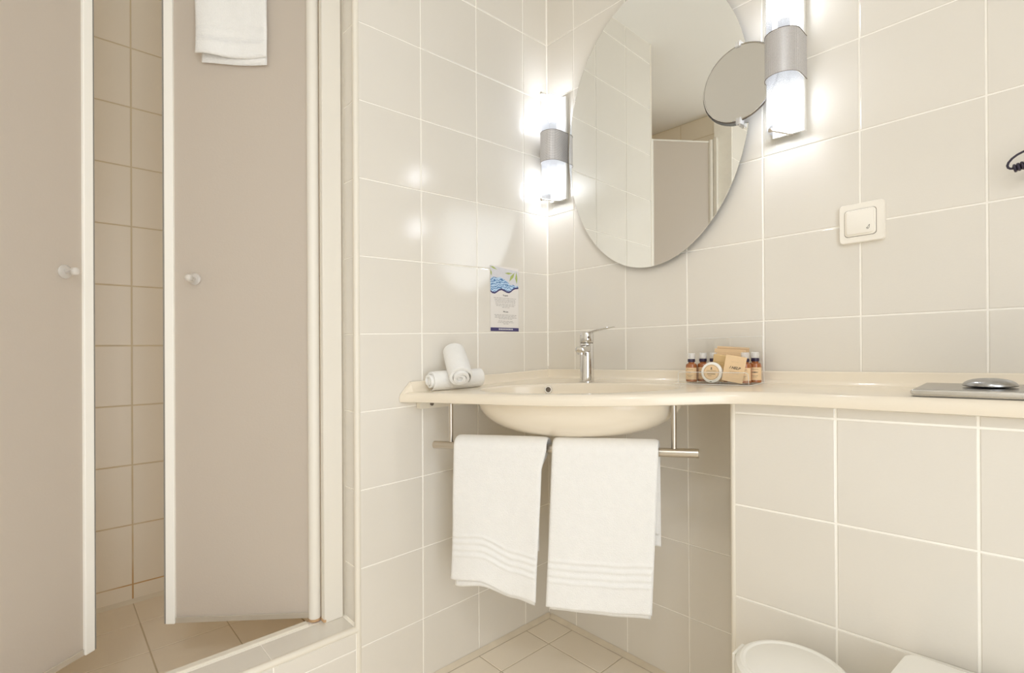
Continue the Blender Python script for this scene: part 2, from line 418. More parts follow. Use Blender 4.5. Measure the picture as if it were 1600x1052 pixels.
for i in range(5):
    ya, yb = SHY+0.035-0.2*i, max(YN, SHY+0.035-0.2*(i+1))
    r = [0.0] + [Z0-0.02-0.2*k for k in range(9, -2, -1)] + [H]
    for k in range(len(r)-1):
        tile(wj, [(-G, yb, r[k]), (-G, ya, r[k]), (-G, ya, r[k+1]), (-G, yb, r[k+1])], (1, 0, 0), tile_m)
for i in range(12):
    for k in range(12):
        z0, z1 = 0.19*k, min(H, 0.19*(k+1))
        if i < 10:
            x0, x1 = XR-0.2*(i+1), XR-0.2*i
            tile(wn, [(x1, YN, z0), (max(x0, 0.0), YN, z0), (max(x0, 0.0), YN, z1), (x1, YN, z1)], (0, 1, 0), tile_m)
        y0, y1 = YN+0.204*i, min(0, YN+0.204*(i+1))
        if y1 > DY0 and y0 < DY1 and z0 < DZ: continue
        tile(wr, [(XR, y1, z0), (XR, y0, z0), (XR, y0, z1), (XR, y1, z1)], (-1, 0, 0), tile_m)
obj('ceiling', B(-1.0, XR+0.1, YN-0.1, 0.1, H, H+0.1), plaster_m, kind='structure')

# ------------------------------------------------------------------ shower
KZ, SZ, SX = 0.226, 0.088, -0.90
KX = -0.092
SHB = -0.70                      # side wall of the shower behind the left wall
ss = obj('wall_shower', B(SX-0.1, SX-G, SHY-0.1, SHB+0.1, 0, H), MAT['stained_shower_grout'], kind='structure')
rz = [SZ, 0.148] + [0.348+0.2*k for k in range(10)]; rz = [z for z in rz if z < H-0.02] + [H]
yc = [SHB, -0.8755, -1.0755, -1.2755, -1.4755, SHY]
for i in range(len(yc)-1):
    for k in range(len(rz)-1):
        ya, yb = yc[i], yc[i+1]
        tile(ss, [(SX-G, yb, rz[k]), (SX-G, ya, rz[k]), (SX-G, ya, rz[k+1]), (SX-G, yb, rz[k+1])], (1, 0, 0), shower_tile_m, gap=0.0022)
s1 = obj('wall_shower_near', B(SX, -0.10, SHY-0.1, SHY-G, 0, H), MAT['stained_shower_grout'], kind='structure')
s2 = obj('wall_shower_far', B(SX, -0.10, SHB+G, SHB+0.1, 0, H), MAT['stained_shower_grout'], kind='structure')
xs = [SX, -0.7245, -0.5245, -0.3245, -0.10]
for i in range(4):
    for k in range(len(rz)-1):
        x0, x1 = xs[i], xs[i+1]
        tile(s1, [(x1, SHY-G, rz[k]), (x0, SHY-G, rz[k]), (x0, SHY-G, rz[k+1]), (x1, SHY-G, rz[k+1])], (0, 1, 0), shower_tile_m)
        tile(s2, [(x0, SHB+G, rz[k]), (x1, SHB+G, rz[k]), (x1, SHB+G, rz[k+1]), (x0, SHB+G, rz[k+1])], (0, -1, 0), shower_tile_m)
sf = obj('floor_shower', B(SX, -0.10, SHY, SHB, 0, SZ-G), simple('shower_floor_grout', (0.58, 0.50, 0.36), 0.8, noise=(20, 0.1)), kind='structure')
for i in range(4):
    for j in range(len(yc)-1):
        x0, x1, y1, y0 = xs[i], xs[i+1], yc[j], yc[j+1]
        tile(sf, [(x0, y0, SZ-G), (x1, y0, SZ-G), (x1, y1, SZ-G), (x0, y1, SZ-G)], (0, 0, 1), floor_tile_m, gap=0.0012)
bm = bmesh.new(); poly_prism(bm, [(SX, SHY, SZ), (SX+0.012, SHY, SZ), (SX, SHY, SZ+0.012)], (0, SHB-SHY, 0))
obj('baseboard_shower', bm, simple('cream_sealant', (0.76, 0.70, 0.58), 0.6), kind='structure')

# kerb: raised threshold of the shower
kb = obj('floor_kerb', B(-0.118, -G, SHY+0.04, LEFT_END+0.006, 0, KZ-G), grout_m, kind='structure')
ky = [LEFT_END-0.001, -0.9125, -1.1125, -1.3125, SHY+0.04]
for i in range(4):
    y1, y0 = ky[i], ky[i+1]
    tile(kb, [(KX, y0, KZ-G), (-0.010, y0, KZ-G), (-0.010, y1, KZ-G), (KX, y1, KZ-G)], (0, 0, 1), tile_m, gap=0.001)
    za, zb2 = 0.172, 0.172-0.0236*0.2
    tile(kb, [(-G, y0, zb2-0.0047*i), (-G, y1, za-0.0047*i), (-G, y1, KZ-0.012), (-G, y0, KZ-0.012)], (1, 0, 0), tile_m)
    tile(kb, [(-G, y0, 0), (-G, y1, 0), (-G, y1, za-0.0047*i), (-G, y0, zb2-0.0047*i)], (1, 0, 0), tile_m)
bm = bmesh.new(); rod(bm, (-0.0065, SHY+0.04, KZ-0.0065), (-0.0065, LEFT_END+0.004, KZ-0.0065), 0.0085, 16)
obj('trim_4', bm, trim_m, kind='structure', smooth=40)
obj('trim_5', B(-0.118, KX-0.006, SHY+0.05, -0.795, KZ-0.004, KZ+0.004, bev=0.0015), trim_m, kind='structure')

# white door jamb profiles either side of the opening
def jamb(name, y0, y1):
    bm = bmesh.new(); box(bm, -0.0952, -0.076, y0, y1, KZ, 2.10, bev=0.002)
    return obj(name, bm, alu_m, kind='structure', smooth=40)
jamb('door_1', -0.7645, LEFT_END-0.001)
jamb('door_2', SHY+0.02, SHY+0.062)
bm = bmesh.new(); box(bm, -0.0960, -0.0750, -0.7655, -0.757, KZ+0.0005, KZ+0.012, bev=0.003)
obj('trim_6', bm, rust_m, kind='structure')

def shower_door(label, hinge, free, zt, side, knob_s, knob_z):
    """side = +1/-1: which side of hinge->free faces the room"""
    h = Vector((*hinge, 0)); f = Vector((*free, 0)); d = (f-h); L = d.length; d.normalize()
    nrm = Vector((-d.y, d.x, 0))*side
    zb = KZ+0.012
    t = thing('shower_door', label, 'shower door', (h.x, h.y, zb))
    R = Matrix((d, nrm, Vector((0, 0, 1)))).transposed().to_4x4(); R.translation = h
    def pb(name, mat, *a, bev=0.0, sm=None):
        bm = B(*a, bev=bev); bm.transform(R); bmesh.ops.recalc_face_normals(bm, faces=bm.faces)
        return obj(name, bm, mat, t, smooth=sm)
    pb('panel', panel_m, 0.012, L-0.018, -0.002, 0.002, zb+0.006, zt-0.006)
    bm = bmesh.new(); rod(bm, (h.x, h.y, zb-0.004), (h.x, h.y, zt+0.006), 0.0155, 28, 0.001); obj('hinge_post', bm, alu_m, t, smooth=40)
    bm = bmesh.new(); rod(bm, (h.x, h.y, KZ+0.001), (h.x, h.y, KZ+0.0085), 0.0165, 24, 0.002); obj('hinge_foot', bm, rust_m, t, smooth=40)
    pb('edge_strip', strip_m, L-0.024, L-0.002, -0.009, 0.009, zb-0.004, zt, bev=0.001)
    pb('gasket', grey_gasket_m, L-0.002, L+0.003, -0.008, 0.006, zb-0.004, zt)
    pb('seal_lip', gasket_m, L+0.003, L+0.0055, -0.006, 0.002, zb-0.002, zt)
    pb('top_rail', alu_m, 0.012, L-0.024, -0.005, 0.005, zt-0.008, zt)
    pb('bottom_seal', seal_m, 0.012, L-0.024, -0.005, 0.005, zb-0.004, zb+0.010, bev=0.001)
    # turned clear knob, a rosette on each face
    k0 = R @ Vector((knob_s, 0.002, knob_z)); KM, _ = frame_to(k0, k0+nrm)
    bm = bmesh.new()
    lathe(bm, [(0, 0), (0.0145, 0), (0.0155, 0.002), (0.0145, 0.004), (0.005, 0.005), (0.0042, 0.012), (0.0042, 0.020), (0.0075, 0.023), (0.0088, 0.028), (0.0078, 0.033), (0.0045, 0.0355), (0, 0.036)], 28, KM, cap=False)
    kn = obj('knob', bm, knob_m, t, smooth=60)
    bm = bmesh.new(); M2 = KM @ Matrix.Translation((0, 0, 0.0052)); lathe(bm, [(0, 0), (0.0023, 0), (0.0023, 0.014), (0, 0.014)], 12, M2, cap=False)
    obj('knob_screw', bm, steel_m, kn, smooth=40)
    bm = bmesh.new(); KM2, _ = frame_to(R @ Vector((knob_s, -0.002, knob_z)), R @ Vector((knob_s, -0.002, knob_z)) - nrm)
    lathe(bm, [(0, 0), (0.0155, 0), (0.0145, 0.004), (0.006, 0.006), (0.008, 0.02), (0, 0.022)], 20, KM2, cap=False)
    obj('inner_knob', bm, knob_m, t, smooth=60)
    return R, L, nrm
DR = shower_door('frosted shower door hinged on the white post beside the tiled wall, towel over its top', (-0.112, -0.7745), (-0.3463, -1.0625), 2.085, 1, 0.297, 1.116)
DL = shower_door('frosted shower door nearest the left picture edge, sparkling textured panel with clear knob', (-0.112, -1.500), (-0.3285, -1.2100), 2.085, -1, 0.300, 1.110)

# ------------------------------------------------------------------ towels as folded sheets
def sheet(name, parent, A, Bp, rb, th, zf, zb, nrm, lat=lambda u, v: 0.0, wave=lambda u, v: 0.0, bands=(), nu=44, nf=90, mat=towel_m, edge=0.012):
    """cloth hung over a bar A->B (radius rb); zf(u)/zb(u) lowest z in front/behind; nrm = horizontal direction of the front"""
    A = Vector(A); Bp = Vector(Bp); e = (Bp-A); Lb = e.length; ed = e/Lb; n = Vector(nrm); n = (n - ed*n.dot(ed)).normalized()
    upv = n.cross(ed); upv = upv if upv.z > 0 else -upv
    rm = rb + th/2
    path = []           # (part, parameter)
    for i in range(nf+1): path.append(('f', 1-i/nf))
    na = 12
    for i in range(1, na): path.append(('a', i/na))
    nb = max(10, int(nf*0.6))
    for i in range(nb+1): path.append(('b', i/nb))
    bm = bmesh.new(); out = []; inn = []
    for iu in range(nu+1):
        u = iu/nu; P = A + e*u
        du = min(u, 1-u)*Lb; ku = max(0.12, math.sqrt(max(0, 1-(1-min(du/edge, 1))**2)))
        ro, ri = [], []
        for part, p in path:
            if part == 'f':
                z = P.z + (zf(u)-P.z)*p; base = P + n*rm; c = Vector((base.x, base.y, z)); nn = n; v = p
                dz = abs(z-zf(u))
                c = c + ed*lat(u, p) + n*wave(u, p)
            elif part == 'a':
                a = PI*p; nn = n*math.cos(a)+upv*math.sin(a); c = P + nn*rm; dz = 1
                c = c + n*wave(u, 0)*(1-p)
            else:
                z = P.z + (zb(u)-P.z)*p; base = P - n*rm; c = Vector((base.x, base.y, z)); nn = -n; dz = abs(z-zb(u))
                c = c + ed*lat(u, -p) - n*abs(wave(u, p))*0.3
            kv = max(0.12, math.sqrt(max(0, 1-(1-min(dz/(edge*0.5), 1))**2)))
            tt = th*0.5*min(ku, 1)*kv
            if part == 'f':
                for b0, b1, hgt in bands:
                    if b0 < dz < b1: tt += hgt*math.sin(PI*(dz-b0)/(b1-b0))*ku
            ro.append(bm.verts.new(c+nn*tt)); ri.append(bm.verts.new(c-nn*min(tt, th/2)))
        out.append(ro); inn.append(ri)
    m_ = len(path)
    for i in range(nu):
        for j in range(m_-1):
            bm.faces.new((out[i][j], out[i+1][j], out[i+1][j+1], out[i][j+1]))
            bm.faces.new((inn[i][j], inn[i][j+1], inn[i+1][j+1], inn[i+1][j]))
    for i in (0, nu):
        for j in range(m_-1): bm.faces.new((out[i][j], out[i][j+1], inn[i][j+1], inn[i][j]))
    for i in range(nu):
        for j in (0, m_-1): bm.faces.new((out[i][j], inn[i][j], inn[i+1][j], out[i+1][j]))
    bmesh.ops.remove_doubles(bm, verts=bm.verts, dist=0.00005)
    bmesh.ops.recalc_face_normals(bm, faces=bm.faces)
    return obj(name, bm, mat, parent, smooth=0)
BANDS = [(0.060, 0.068, 0.0026), (0.069, 0.075, -0.0022), (0.076, 0.084, 0.0018), (0.086, 0.092, -0.0022), (0.093, 0.101, 0.0018), (0.102, 0.108, -0.0020), (0.109, 0.117, 0.0026)]
DBANDS = [(b0*0.62-0.004, b1*0.62-0.004, hh) for b0, b1, hh in BANDS]

# hand towel over the right shower door
R, L, nd = DR
pA = R @ Vector((0.285, 0, 2.0845)); pB = R @ Vector((0.108, 0, 2.0845))
tw = thing('hand_towel', 'white folded hand towel hanging over the top of the frosted shower door', 'towel', ((pA.x+pB.x)/2, (pA.y+pB.y)/2, 2.085))
wv_ = lambda u, v: (0.004+0.009*math.sin(5.6*u+0.4))*abs(v)*abs(v)+0.002*math.sin(11*u)*abs(v)
sheet('outer_fold', tw, pA, pB, 0.014, 0.010, lambda u: 1.686-0.009*math.sin(PI*u*0.9)+0.004*u, lambda u: 1.72, nd, lambda u, v: (0.004*(0.5-u))*abs(v)+0.002*math.sin(9*v), wv_, DBANDS, nu=44)
sheet('inner_fold', tw, pA+(pB-pA)*0.06, pB-(pB-pA)*0.02, 0.0065, 0.006, lambda u: 1.669+0.0025*math.cos(5*u), lambda u: 1.75, nd, lambda u, v: 0.0, lambda u, v: 0.0, nu=20, nf=30)

# ------------------------------------------------------------------ washbasin counter
cn = thing('basin_counter', 'cream moulded corner counter with sunken oval basin spanning both tiled walls', 'washbasin', (0.362, -0.288, ct(0.362, -0.288)-0.15))
front = [(0.0015, -0.588), (0.020, -0.580), (0.055, -0.562), (0.12, -0.545), (0.24, -0.512), (0.34, -0.485), (0.43, -0.452), (0.50, -0.420), (0.56, -0.385), (0.61, -0.351),
         (0.66, -0.312), (0.70, -0.275), (0.735, -0.247), (0.765, -0.233), (0.80, -0.226), (0.86, -0.222), (0.93, -0.219), (1.06, -0.215), (1.20, -0.212), (1.60, -0.212), (XR-0.002, -0.212)]
def smooth_pts(p, it=2):
    for _ in range(it):
        q = [p[0]]
        for a, b_ in zip(p, p[1:]):
            q.append((a[0]*.75+b_[0]*.25, a[1]*.75+b_[1]*.25)); q.append((a[0]*.25+b_[0]*.75, a[1]*.25+b_[1]*.75))
        q.append(p[-1]); p = q
    return p
fr = smooth_pts(front)
def off_front(d):
    r = []
    for i, p in enumerate(fr):
        a = Vector(fr[max(i-1, 0)]); b_ = Vector(fr[min(i+1, len(fr)-1)]); t = (b_-a).normalized(); nn = Vector((-t.y, t.x))
        q = Vector(p)+nn*d; r.append((max(q.x, 0.0015), q.y))
    return r
bc = Vector((0.362, -0.288)); ba, bb_, bang = 0.262, 0.140, math.radians(24)
NE = 96
def ell(sc, off=0.0, sb=None):
    r = []
    for i in range(NE):
        a = 2*PI*i/NE; x = (ba*sc+off)*math.cos(a); y = (bb_*(sb or sc)+off)*math.sin(a)
        r.append((bc.x+x*math.cos(bang)-y*math.sin(bang), bc.y+x*math.sin(bang)+y*math.cos(bang)))
    return r
bm = bmesh.new()
def loop(pts, dz): return [bm.verts.new((x, y, ct(x, y)+dz)) for x, y in pts]
back_pts = [(XR-0.002, -0.0015), (1.0, -0.0015), (0.5, -0.0015), (0.0015, -0.0015), (0.0015, -0.3)]
rings = []
for d, dz in ((0.012, 0), (0.007, -0.0010), (0.003, -0.004), (0.0008, -0.008), (0.0, -0.013), (0.0, -0.020), (0.0015, -0.0245), (0.006, -0.0262)):
    rings.append(loop(off_front(d), dz))
for a, b_ in zip(rings, rings[1:]):
    for i in range(len(a)-1): bm.faces.new((a[i], b_[i], b_[i+1], a[i+1]))
bt = loop(back_pts, 0); bb2 = loop(back_pts, -0.0262)
top_loop = rings[0]+bt; bot_loop = rings[-1]+bb2
def edges_of(l, closed=True):
    es = []
    for i in range(len(l) if closed else len(l)-1):
        e = bm.edges.get((l[i], l[(i+1) % len(l)])) or bm.edges.new((l[i], l[(i+1) % len(l)])); es.append(e)
    return es
hole = loop(ell(1.0, 0.004), 0)
bmesh.ops.triangle_fill(bm, edges=edges_of(top_loop)+edges_of(hole), use_beauty=True)
bhole = loop(ell(1.0, 0.004), -0.0262)
bmesh.ops.triangle_fill(bm, edges=edges_of(bot_loop)+edges_of(bhole), use_beauty=True)
bmesh.ops.recalc_face_normals(bm, faces=bm.faces)
obj('worktop', bm, counter_m, cn, smooth=30)
# the bowl: inner and outer skins of one shell
bm = bmesh.new()
D = 0.112
prof = [(1.0, 0.004, 0.0), (1.0, 0.001, -0.0006), (0.995, 0.0, -0.002), (0.985, 0, -0.006)]
for i in range(1, 15):
    a = i/14*PI/2; prof.append((0.985*math.cos(a)**0.8 if i < 14 else 0.03, 0, -0.006-(D-0.006)*math.sin(a)**0.95))
prev = None; lowest = None
def loopz(pts, dz): return [bm.verts.new((x, y, ct(bc.x, bc.y)*0.0+ct(x, y)*(1)+dz)) for x, y in pts]
for sc, off, dz in prof:
    r = loopz(ell(sc, off), dz)
    if prev:
        for i in range(NE): bm.faces.new((prev[i], prev[(i+1) % NE], r[(i+1) % NE], r[i]))
    prev = r
bm.faces.new(prev)
inner_last = prev; prev = None
prof2 = []
for i in range(0, 15):
    a = i/14*PI/2; prof2.append((math.cos(a)**0.8 if i < 14 else 0.03, 0.006, -0.024-(D+0.010-0.024)*math.sin(a)**0.95))
for sc, off, dz in prof2:
    r = loopz(ell(sc, off), dz)
    if prev:
        for i in range(NE): bm.faces.new((prev[i], r[i], r[(i+1) % NE], prev[(i+1) % NE]))
    prev = r
bm.faces.new(list(reversed(prev)))
bowl = obj('bowl', bm, counter_m, cn, smooth=50)
# overflow hole: chrome ring with dark opening, on the back-left inner slope
op = Vector((0.292, -0.172, ct(0.29, -0.17)-0.030))
on = Vector((0.62, -0.76, 0.15)).normalized()
op = Vector((bc.x, bc.y, 0)) + Vector((-math.sin(bang), math.cos(bang), 0))*0.1215 + Vector((math.cos(bang), math.sin(bang), 0))*(-0.113); op.z = ct(op.x, op.y)-0.0165
M, _ = frame_to(op, op+on)
bm = bmesh.new(); lathe(bm, [(0.0075, 0.001), (0.0075, 0.003), (0.0100, 0.003), (0.0110, 0.001), (0.0110, -0.006), (0.0075, -0.006)], 24, M, cap=False)
ovf = obj('overflow_ring', bm, chrome_m, cn, smooth=40, label='small chrome overflow ring')
bm = bmesh.new(); lathe(bm, [(0, 0.0020), (0.0076, 0.0020), (0.0076, -0.005), (0, -0.005)], 20, M, cap=False); obj('overflow_hole', bm, gap_m, ovf)
bm = bmesh.new(); z = ct(bc.x, bc.y)-D; lathe(bm, [(0, 0.004), (0.018, 0.004), (0.022, 0.001), (0.022, 0), (0, 0)], 28, Matrix.Translation((bc.x, bc.y, z+0.0005)), cap=False)
obj('drain', bm, chrome_m, cn, smooth=40, label='chrome basin drain')
# upstands along both walls
HS = 0.028
bm = bmesh.new()
def upst(p0, p1, w_, flip=False):
    p0 = Vector(p0); p1 = Vector(p1); inward = w_
    sec = [(0, HS), (0.006, HS), (0.0085, HS-0.002), (0.0095, HS-0.006), (0.0105, 0.008), (0.014, 0.003), (0.020, -0.0012)]
    rs = []
    N_ = 12
    for i in range(N_+1):
        p = p0.lerp(p1, i/N_); r = [bm.verts.new((p.x+inward[0]*s, p.y+inward[1]*s, ct(p.x, p.y)+h+0.0002)) for s, h in sec]
        r.append(bm.verts.new((p.x, p.y, ct(p.x, p.y)-0.0012))); rs.append(r)
    for a, b_ in zip(rs, rs[1:]):
        for k in range(len(a)): bm.faces.new((a[k], a[(k+1) % len(a)], b_[(k+1) % len(a)], b_[k]))
    bm.faces.new(rs[0]); bm.faces.new(list(reversed(rs[-1])))
upst((0.0018, -0.0018), (XR-0.002, -0.0018), (0, -1)); bmesh.ops.recalc_face_normals(bm, faces=bm.faces)
obj('upstand', bm, counter_m, cn, smooth=35)
bm = bmesh.new(); upst((0.0018, -0.0018), (0.0018, -0.556), (1, 0))
# sloping end of the left upstand
e0 = [bm.verts.new(p) for p in ((0.0018, -0.556, ct(0, -.556)+HS), (0.0112, -0.556, ct(0, -.556)+HS-0.006), (0.020, -0.556, ct(0, -.556)), (0.0018, -0.586, ct(0, -.586)-0.004), (0.012, -0.580, ct(0, -.58)-0.003), (0.0018, -0.556, ct(0, -.556)))]
for f in ((0, 1, 4, 3), (1, 2, 4), (0, 3, 5), (3, 4, 2, 5), (0, 5, 2, 1)): bm.faces.new([e0[i] for i in f])
bmesh.ops.recalc_face_normals(bm, faces=bm.faces)
obj('upstand', bm, counter_m, cn, smooth=35)
# wall bracket under the left end with its bolt head
bm = bmesh.new(); zz = ct(0.02, -0.52)-0.0265; box(bm, 0.002, 0.022, -0.535, -0.30, zz-0.022, zz, bev=0.001)
br = obj('wall_bracket', bm, trim_m, cn)
bm = bmesh.new(); rod(bm, (0.021, -0.498, zz-0.010), (0.026, -0.498, zz-0.010), 0.0055, 16, 0.001); obj('bolt_head', bm, gap_m, br, smooth=40)

# ------------------------------------------------------------------ towel rail below the counter
RA = Vector((0.0694, -0.5231, 0.6758)); RB = Vector((0.6666, -0.2227, 0.6980)); RE = RB-RA
tr_ = thing('towel_rail', 'brushed steel towel rail hanging on two rods under the washbasin counter', 'towel rail', (RA+RE*0.5))
bm = bmesh.new(); rod(bm, RA, RB, 0.0102, 28, 0.001); obj('bar', bm, steel_m, tr_, smooth=40)
for t_ in (0.077, 0.921):
    p = RA+RE*t_; zt = ct(p.x, p.y)-0.0264
    bm = bmesh.new(); rod(bm, (p.x, p.y, p.z+0.0095), (p.x, p.y, zt-0.003), 0.0058, 20); po = obj('post', bm, steel_m, tr_, smooth=40)
    bm = bmesh.new(); rod(bm, (p.x, p.y, zt-0.004), (p.x, p.y, zt), 0.014, 24, 0.001); obj('flange', bm, steel_m, po, smooth=40)
rn = Vector((RE.y, -RE.x, 0)).normalized()
# left towel
a_, b_ = RA+RE*0.108, RA+RE*0.482
t = thing('hand_towel', 'left of the two white towels on the steel rail, uneven drooping bottom edge', 'towel', (a_+b_)/2, group=None)
def interp(xs_, ys_, u):
    for i in range(len(xs_)-1):
        if u <= xs_[i+1]:
            k = (u-xs_[i])/(xs_[i+1]-xs_[i]); k = k*k*(3-2*k); return ys_[i]+(ys_[i+1]-ys_[i])*k
    return ys_[-1]
latL = lambda u, v: (-0.008*v - u*(0.010*min(1, v*8)+0.012*v)) if v > 0 else (-0.035*u*min(1, -v*4))
wvL = lambda u, v: 0.007*abs(v)*math.sin(5.5*u+0.3) + 0.0035*math.sin(2.4*u+7*v)*abs(v)
sheet('outer_fold', t, a_, b_, 0.0205, 0.009, lambda u: interp([0, .35, .75, 1], [0.338, 0.346, 0.318, 0.312], u), lambda u: 0.42, rn, latL, wvL, BANDS, nu=56, nf=120)
sheet('inner_fold', t, a_+(b_-a_)*0.03, b_-(b_-a_)*0.02, 0.0115, 0.008, lambda u: interp([0, .35, .75, 1], [0.318, 0.330, 0.308, 0.300], u), lambda u: 0.45, rn, latL, wvL, (), nu=40, nf=60)
a_, b_ = RA+RE*0.503, RA+RE*0.873
t = thing('hand_towel', 'right of the two white towels on the steel rail, wider and longer', 'towel', (a_+b_)/2)
latR = lambda u, v: -0.016*v if v > 0 else 0.001*(-v)
wvR = lambda u, v: 0.004*abs(v)*math.sin(4.0*u+1.2) + 0.002*math.sin(2+6*v)*abs(v)
sheet('outer_fold', t, a_, b_, 0.0205, 0.009, lambda u: interp([0, .2, .6, 1], [0.312, 0.314, 0.320, 0.330], u), lambda u: 0.47, rn, latR, wvR, BANDS, nu=56, nf=120)
sheet('inner_fold', t, a_+(b_-a_)*0.03, b_-(b_-a_)*0.015, 0.0115, 0.008, lambda u: interp([0, .2, .6, 1], [0.303, 0.306, 0.309, 0.317], u), lambda u: 0.50, rn, latR, wvR, (), nu=40, nf=60)

# ------------------------------------------------------------------ rolled face cloths
def roll(label, a, b_, R_, turns=3.2, sq=1.0, phase=0.0):
    a = Vector(a); b_ = Vector(b_)
    t = thing('rolled_towel', label, 'towel', ((a.x+b_.x)/2, (a.y+b_.y)/2, min(a.z, b_.z)-R_))
    M, L_ = frame_to(a, b_)
    bm = bmesh.new(); N_ = int(turns*30); thk = R_/turns*0.86
    NL = 16; lay = []
    for j in range(NL+1):
        s = j/NL; zz = L_*s; ro, ri = [], []
        bulge = 1+0.05*math.sin(PI*s)
        es_ = min(s, 1-s)*L_; ke = 0.80+0.20*math.sqrt(max(0, 1-(1-min(es_/0.006, 1))**2))
        for i in range(N_+1):
            q = i/N_; ang = q*turns*2*PI+phase; r = (R_*0.09+(R_*0.91)*q)*bulge
            tk = thk*ke*(1 if q < 0.93 else max(0.12, (1-q)/0.07))
            zo = 0.004*math.sin(ang*0.37+j*0)*(1 if j in (0, NL) else 0)+0.006*(0.5-q)*(1 if j == 0 else (-1 if j == NL else 0))*-1
            for rr, l in ((r, ro), (max(r-tk, 0.0006), ri)):
                l.append(bm.verts.new((rr*math.cos(ang), rr*math.sin(ang)*sq, zz+zo)))
        lay.append((ro, ri))
    for (o0, i0), (o1, i1) in zip(lay, lay[1:]):
        for k in range(N_):
            bm.faces.new((o0[k], o0[k+1], o1[k+1], o1[k])); bm.faces.new((i0[k], i1[k], i1[k+1], i0[k+1]))
        bm.faces.new((o0[N_], i0[N_], i1[N_], o1[N_])); bm.faces.new((o0[0], o1[0], i1[0], i0[0]))
    for o0, i0 in (lay[0], lay[-1]):
        for k in range(N_): bm.faces.new((o0[k], i0[k], i0[k+1], o0[k+1]))
    bm.transform(M); bmesh.ops.recalc_face_normals(bm, faces=bm.faces)
    obj('cloth', bm, towel_m, t, smooth=50)
    return t
roll('rolled white face cloth lying flat on the counter along the left wall', (0.044, -0.522, ct(.04, -.52)+0.0290), (0.066, -0.362, ct(.06, -.36)+0.0290), 0.0285, phase=3.6)
roll('rolled white face cloth leaning steeply across the other roll', (0.124, -0.474, ct(.12, -.47)+0.0335), (0.036, -0.434, ct(.04, -.44)+0.104), 0.0355, sq=0.95, phase=2.6)

# ------------------------------------------------------------------ mixer tap
tx, ty = 0.262, -0.112; tz = ct(tx, ty)
tp_ = thing('mixer_tap', 'chrome single lever mixer tap at the back of the basin', 'tap', (tx, ty, tz))
def L2(name, mat, prof, seg=32, M=None, par=tp_, sm=40):
    bm = bmesh.new(); lathe(bm, prof, seg, M, cap=False); return obj(name, bm, mat, par, world=False, smooth=sm)
L2('body', chrome_m, [(0, 0), (0.0225, 0), (0.0225, 0.002), (0.0213, 0.003), (0.0205, 0.06), (0.0205, 0.110), (0.0195, 0.1125), (0, 0.1125)])
L2('joint_ring', gap_m, [(0, 0.1122), (0.0185, 0.1122), (0.0185, 0.1150), (0, 0.1150)])
L2('lever_head', chrome_m, [(0, 0.1148), (0.0200, 0.1148), (0.0208, 0.116), (0.0208, 0.139), (0.0195, 0.1435), (0.012, 0.146), (0, 0.1465)])
sd = Vector((0.38, -0.925, 0)).normalized(); sr = Vector((-sd.y, sd.x, 0))
# spout: tapering flattened arm
bm = bmesh.new(); rg = []
for i in range(9):
    q = i/8; c = sd*(0.010+0.058*q) + Vector((0, 0, 0.096-0.004*q)); hw = 0.0165-0.0025*q; hh = 0.0125-0.004*q
    c.z = 0.098-0.004*q
    rg.append([bm.verts.new(c+sr*(hw*math.copysign(abs(math.cos(a))**0.6, math.cos(a)))+Vector((0, 0, hh*math.copysign(abs(math.sin(a))**0.7, math.sin(a))))) for a in [2*PI*k/24 for k in range(24)]])
c = sd*0.0725+Vector((0, 0, 0.0955)); rg.append([bm.verts.new(c+(v.co-(sd*0.068+Vector((0, 0, 0.094))))*0.6) for v in rg[-1]])
for a, b2 in zip(rg, rg[1:]):
    for k in range(24): bm.faces.new((a[k], a[(k+1) % 24], b2[(k+1) % 24], b2[k]))
bm.faces.new(list(reversed(rg[0]))); bm.faces.new(rg[-1]); bmesh.ops.recalc_face_normals(bm, faces=bm.faces)
spt = obj('spout', bm, chrome_m, tp_, world=False, smooth=45)
ac = sd*0.056
L2('aerator', chrome_m, [(0.0085, -0.006), (0.0115, -0.006), (0.0120, 0.002), (0.0085, 0.002)], 24, Matrix.Translation((ac.x, ac.y, 0.0865)), spt)
L2('aerator_opening', gap_m, [(0, -0.0052), (0.0086, -0.0052), (0.0086, 0.001), (0, 0.001)], 20, Matrix.Translation((ac.x, ac.y, 0.0865)), spt)
# lever
ld = Vector((0.97, 0.10, 0.0)).normalized(); lr = Vector((-ld.y, ld.x, 0))
bm = bmesh.new(); rg = []
for i in range(10):
    q = i/9; c = ld*(-0.012+0.102*q)+Vector((0, 0, 0.1455+0.013*q-0.008*(1-q)**3)); hw = 0.0165-0.0045*q; hh = 0.0045-0.0025*q
    if i == 9: hw *= 0.7
    rg.append([bm.verts.new(c+lr*(hw*math.cos(a))+Vector((0, 0, hh*math.copysign(abs(math.sin(a))**0.7, math.sin(a))))) for a in [2*PI*k/20 for k in range(20)]])
for a, b2 in zip(rg, rg[1:]):
    for k in range(20): bm.faces.new((a[k], a[(k+1) % 20], b2[(k+1) % 20], b2[k]))
bm.faces.new(list(reversed(rg[0]))); bm.faces.new(rg[-1]); bmesh.ops.recalc_face_normals(bm, faces=bm.faces)
obj('lever', bm, chrome_m, tp_, world=False, smooth=45)
hd = Vector((0.80, -0.60, 0)).normalized()
M, _ = frame_to(hd*0.0200+Vector((0, 0, 0.130)), hd*0.03+Vector((0, 0, 0.130)))
L2('hot_cold_mark', gap_m, [(0, 0), (0.0038, 0), (0.0038, 0.0012), (0, 0.0012)], 16, M)

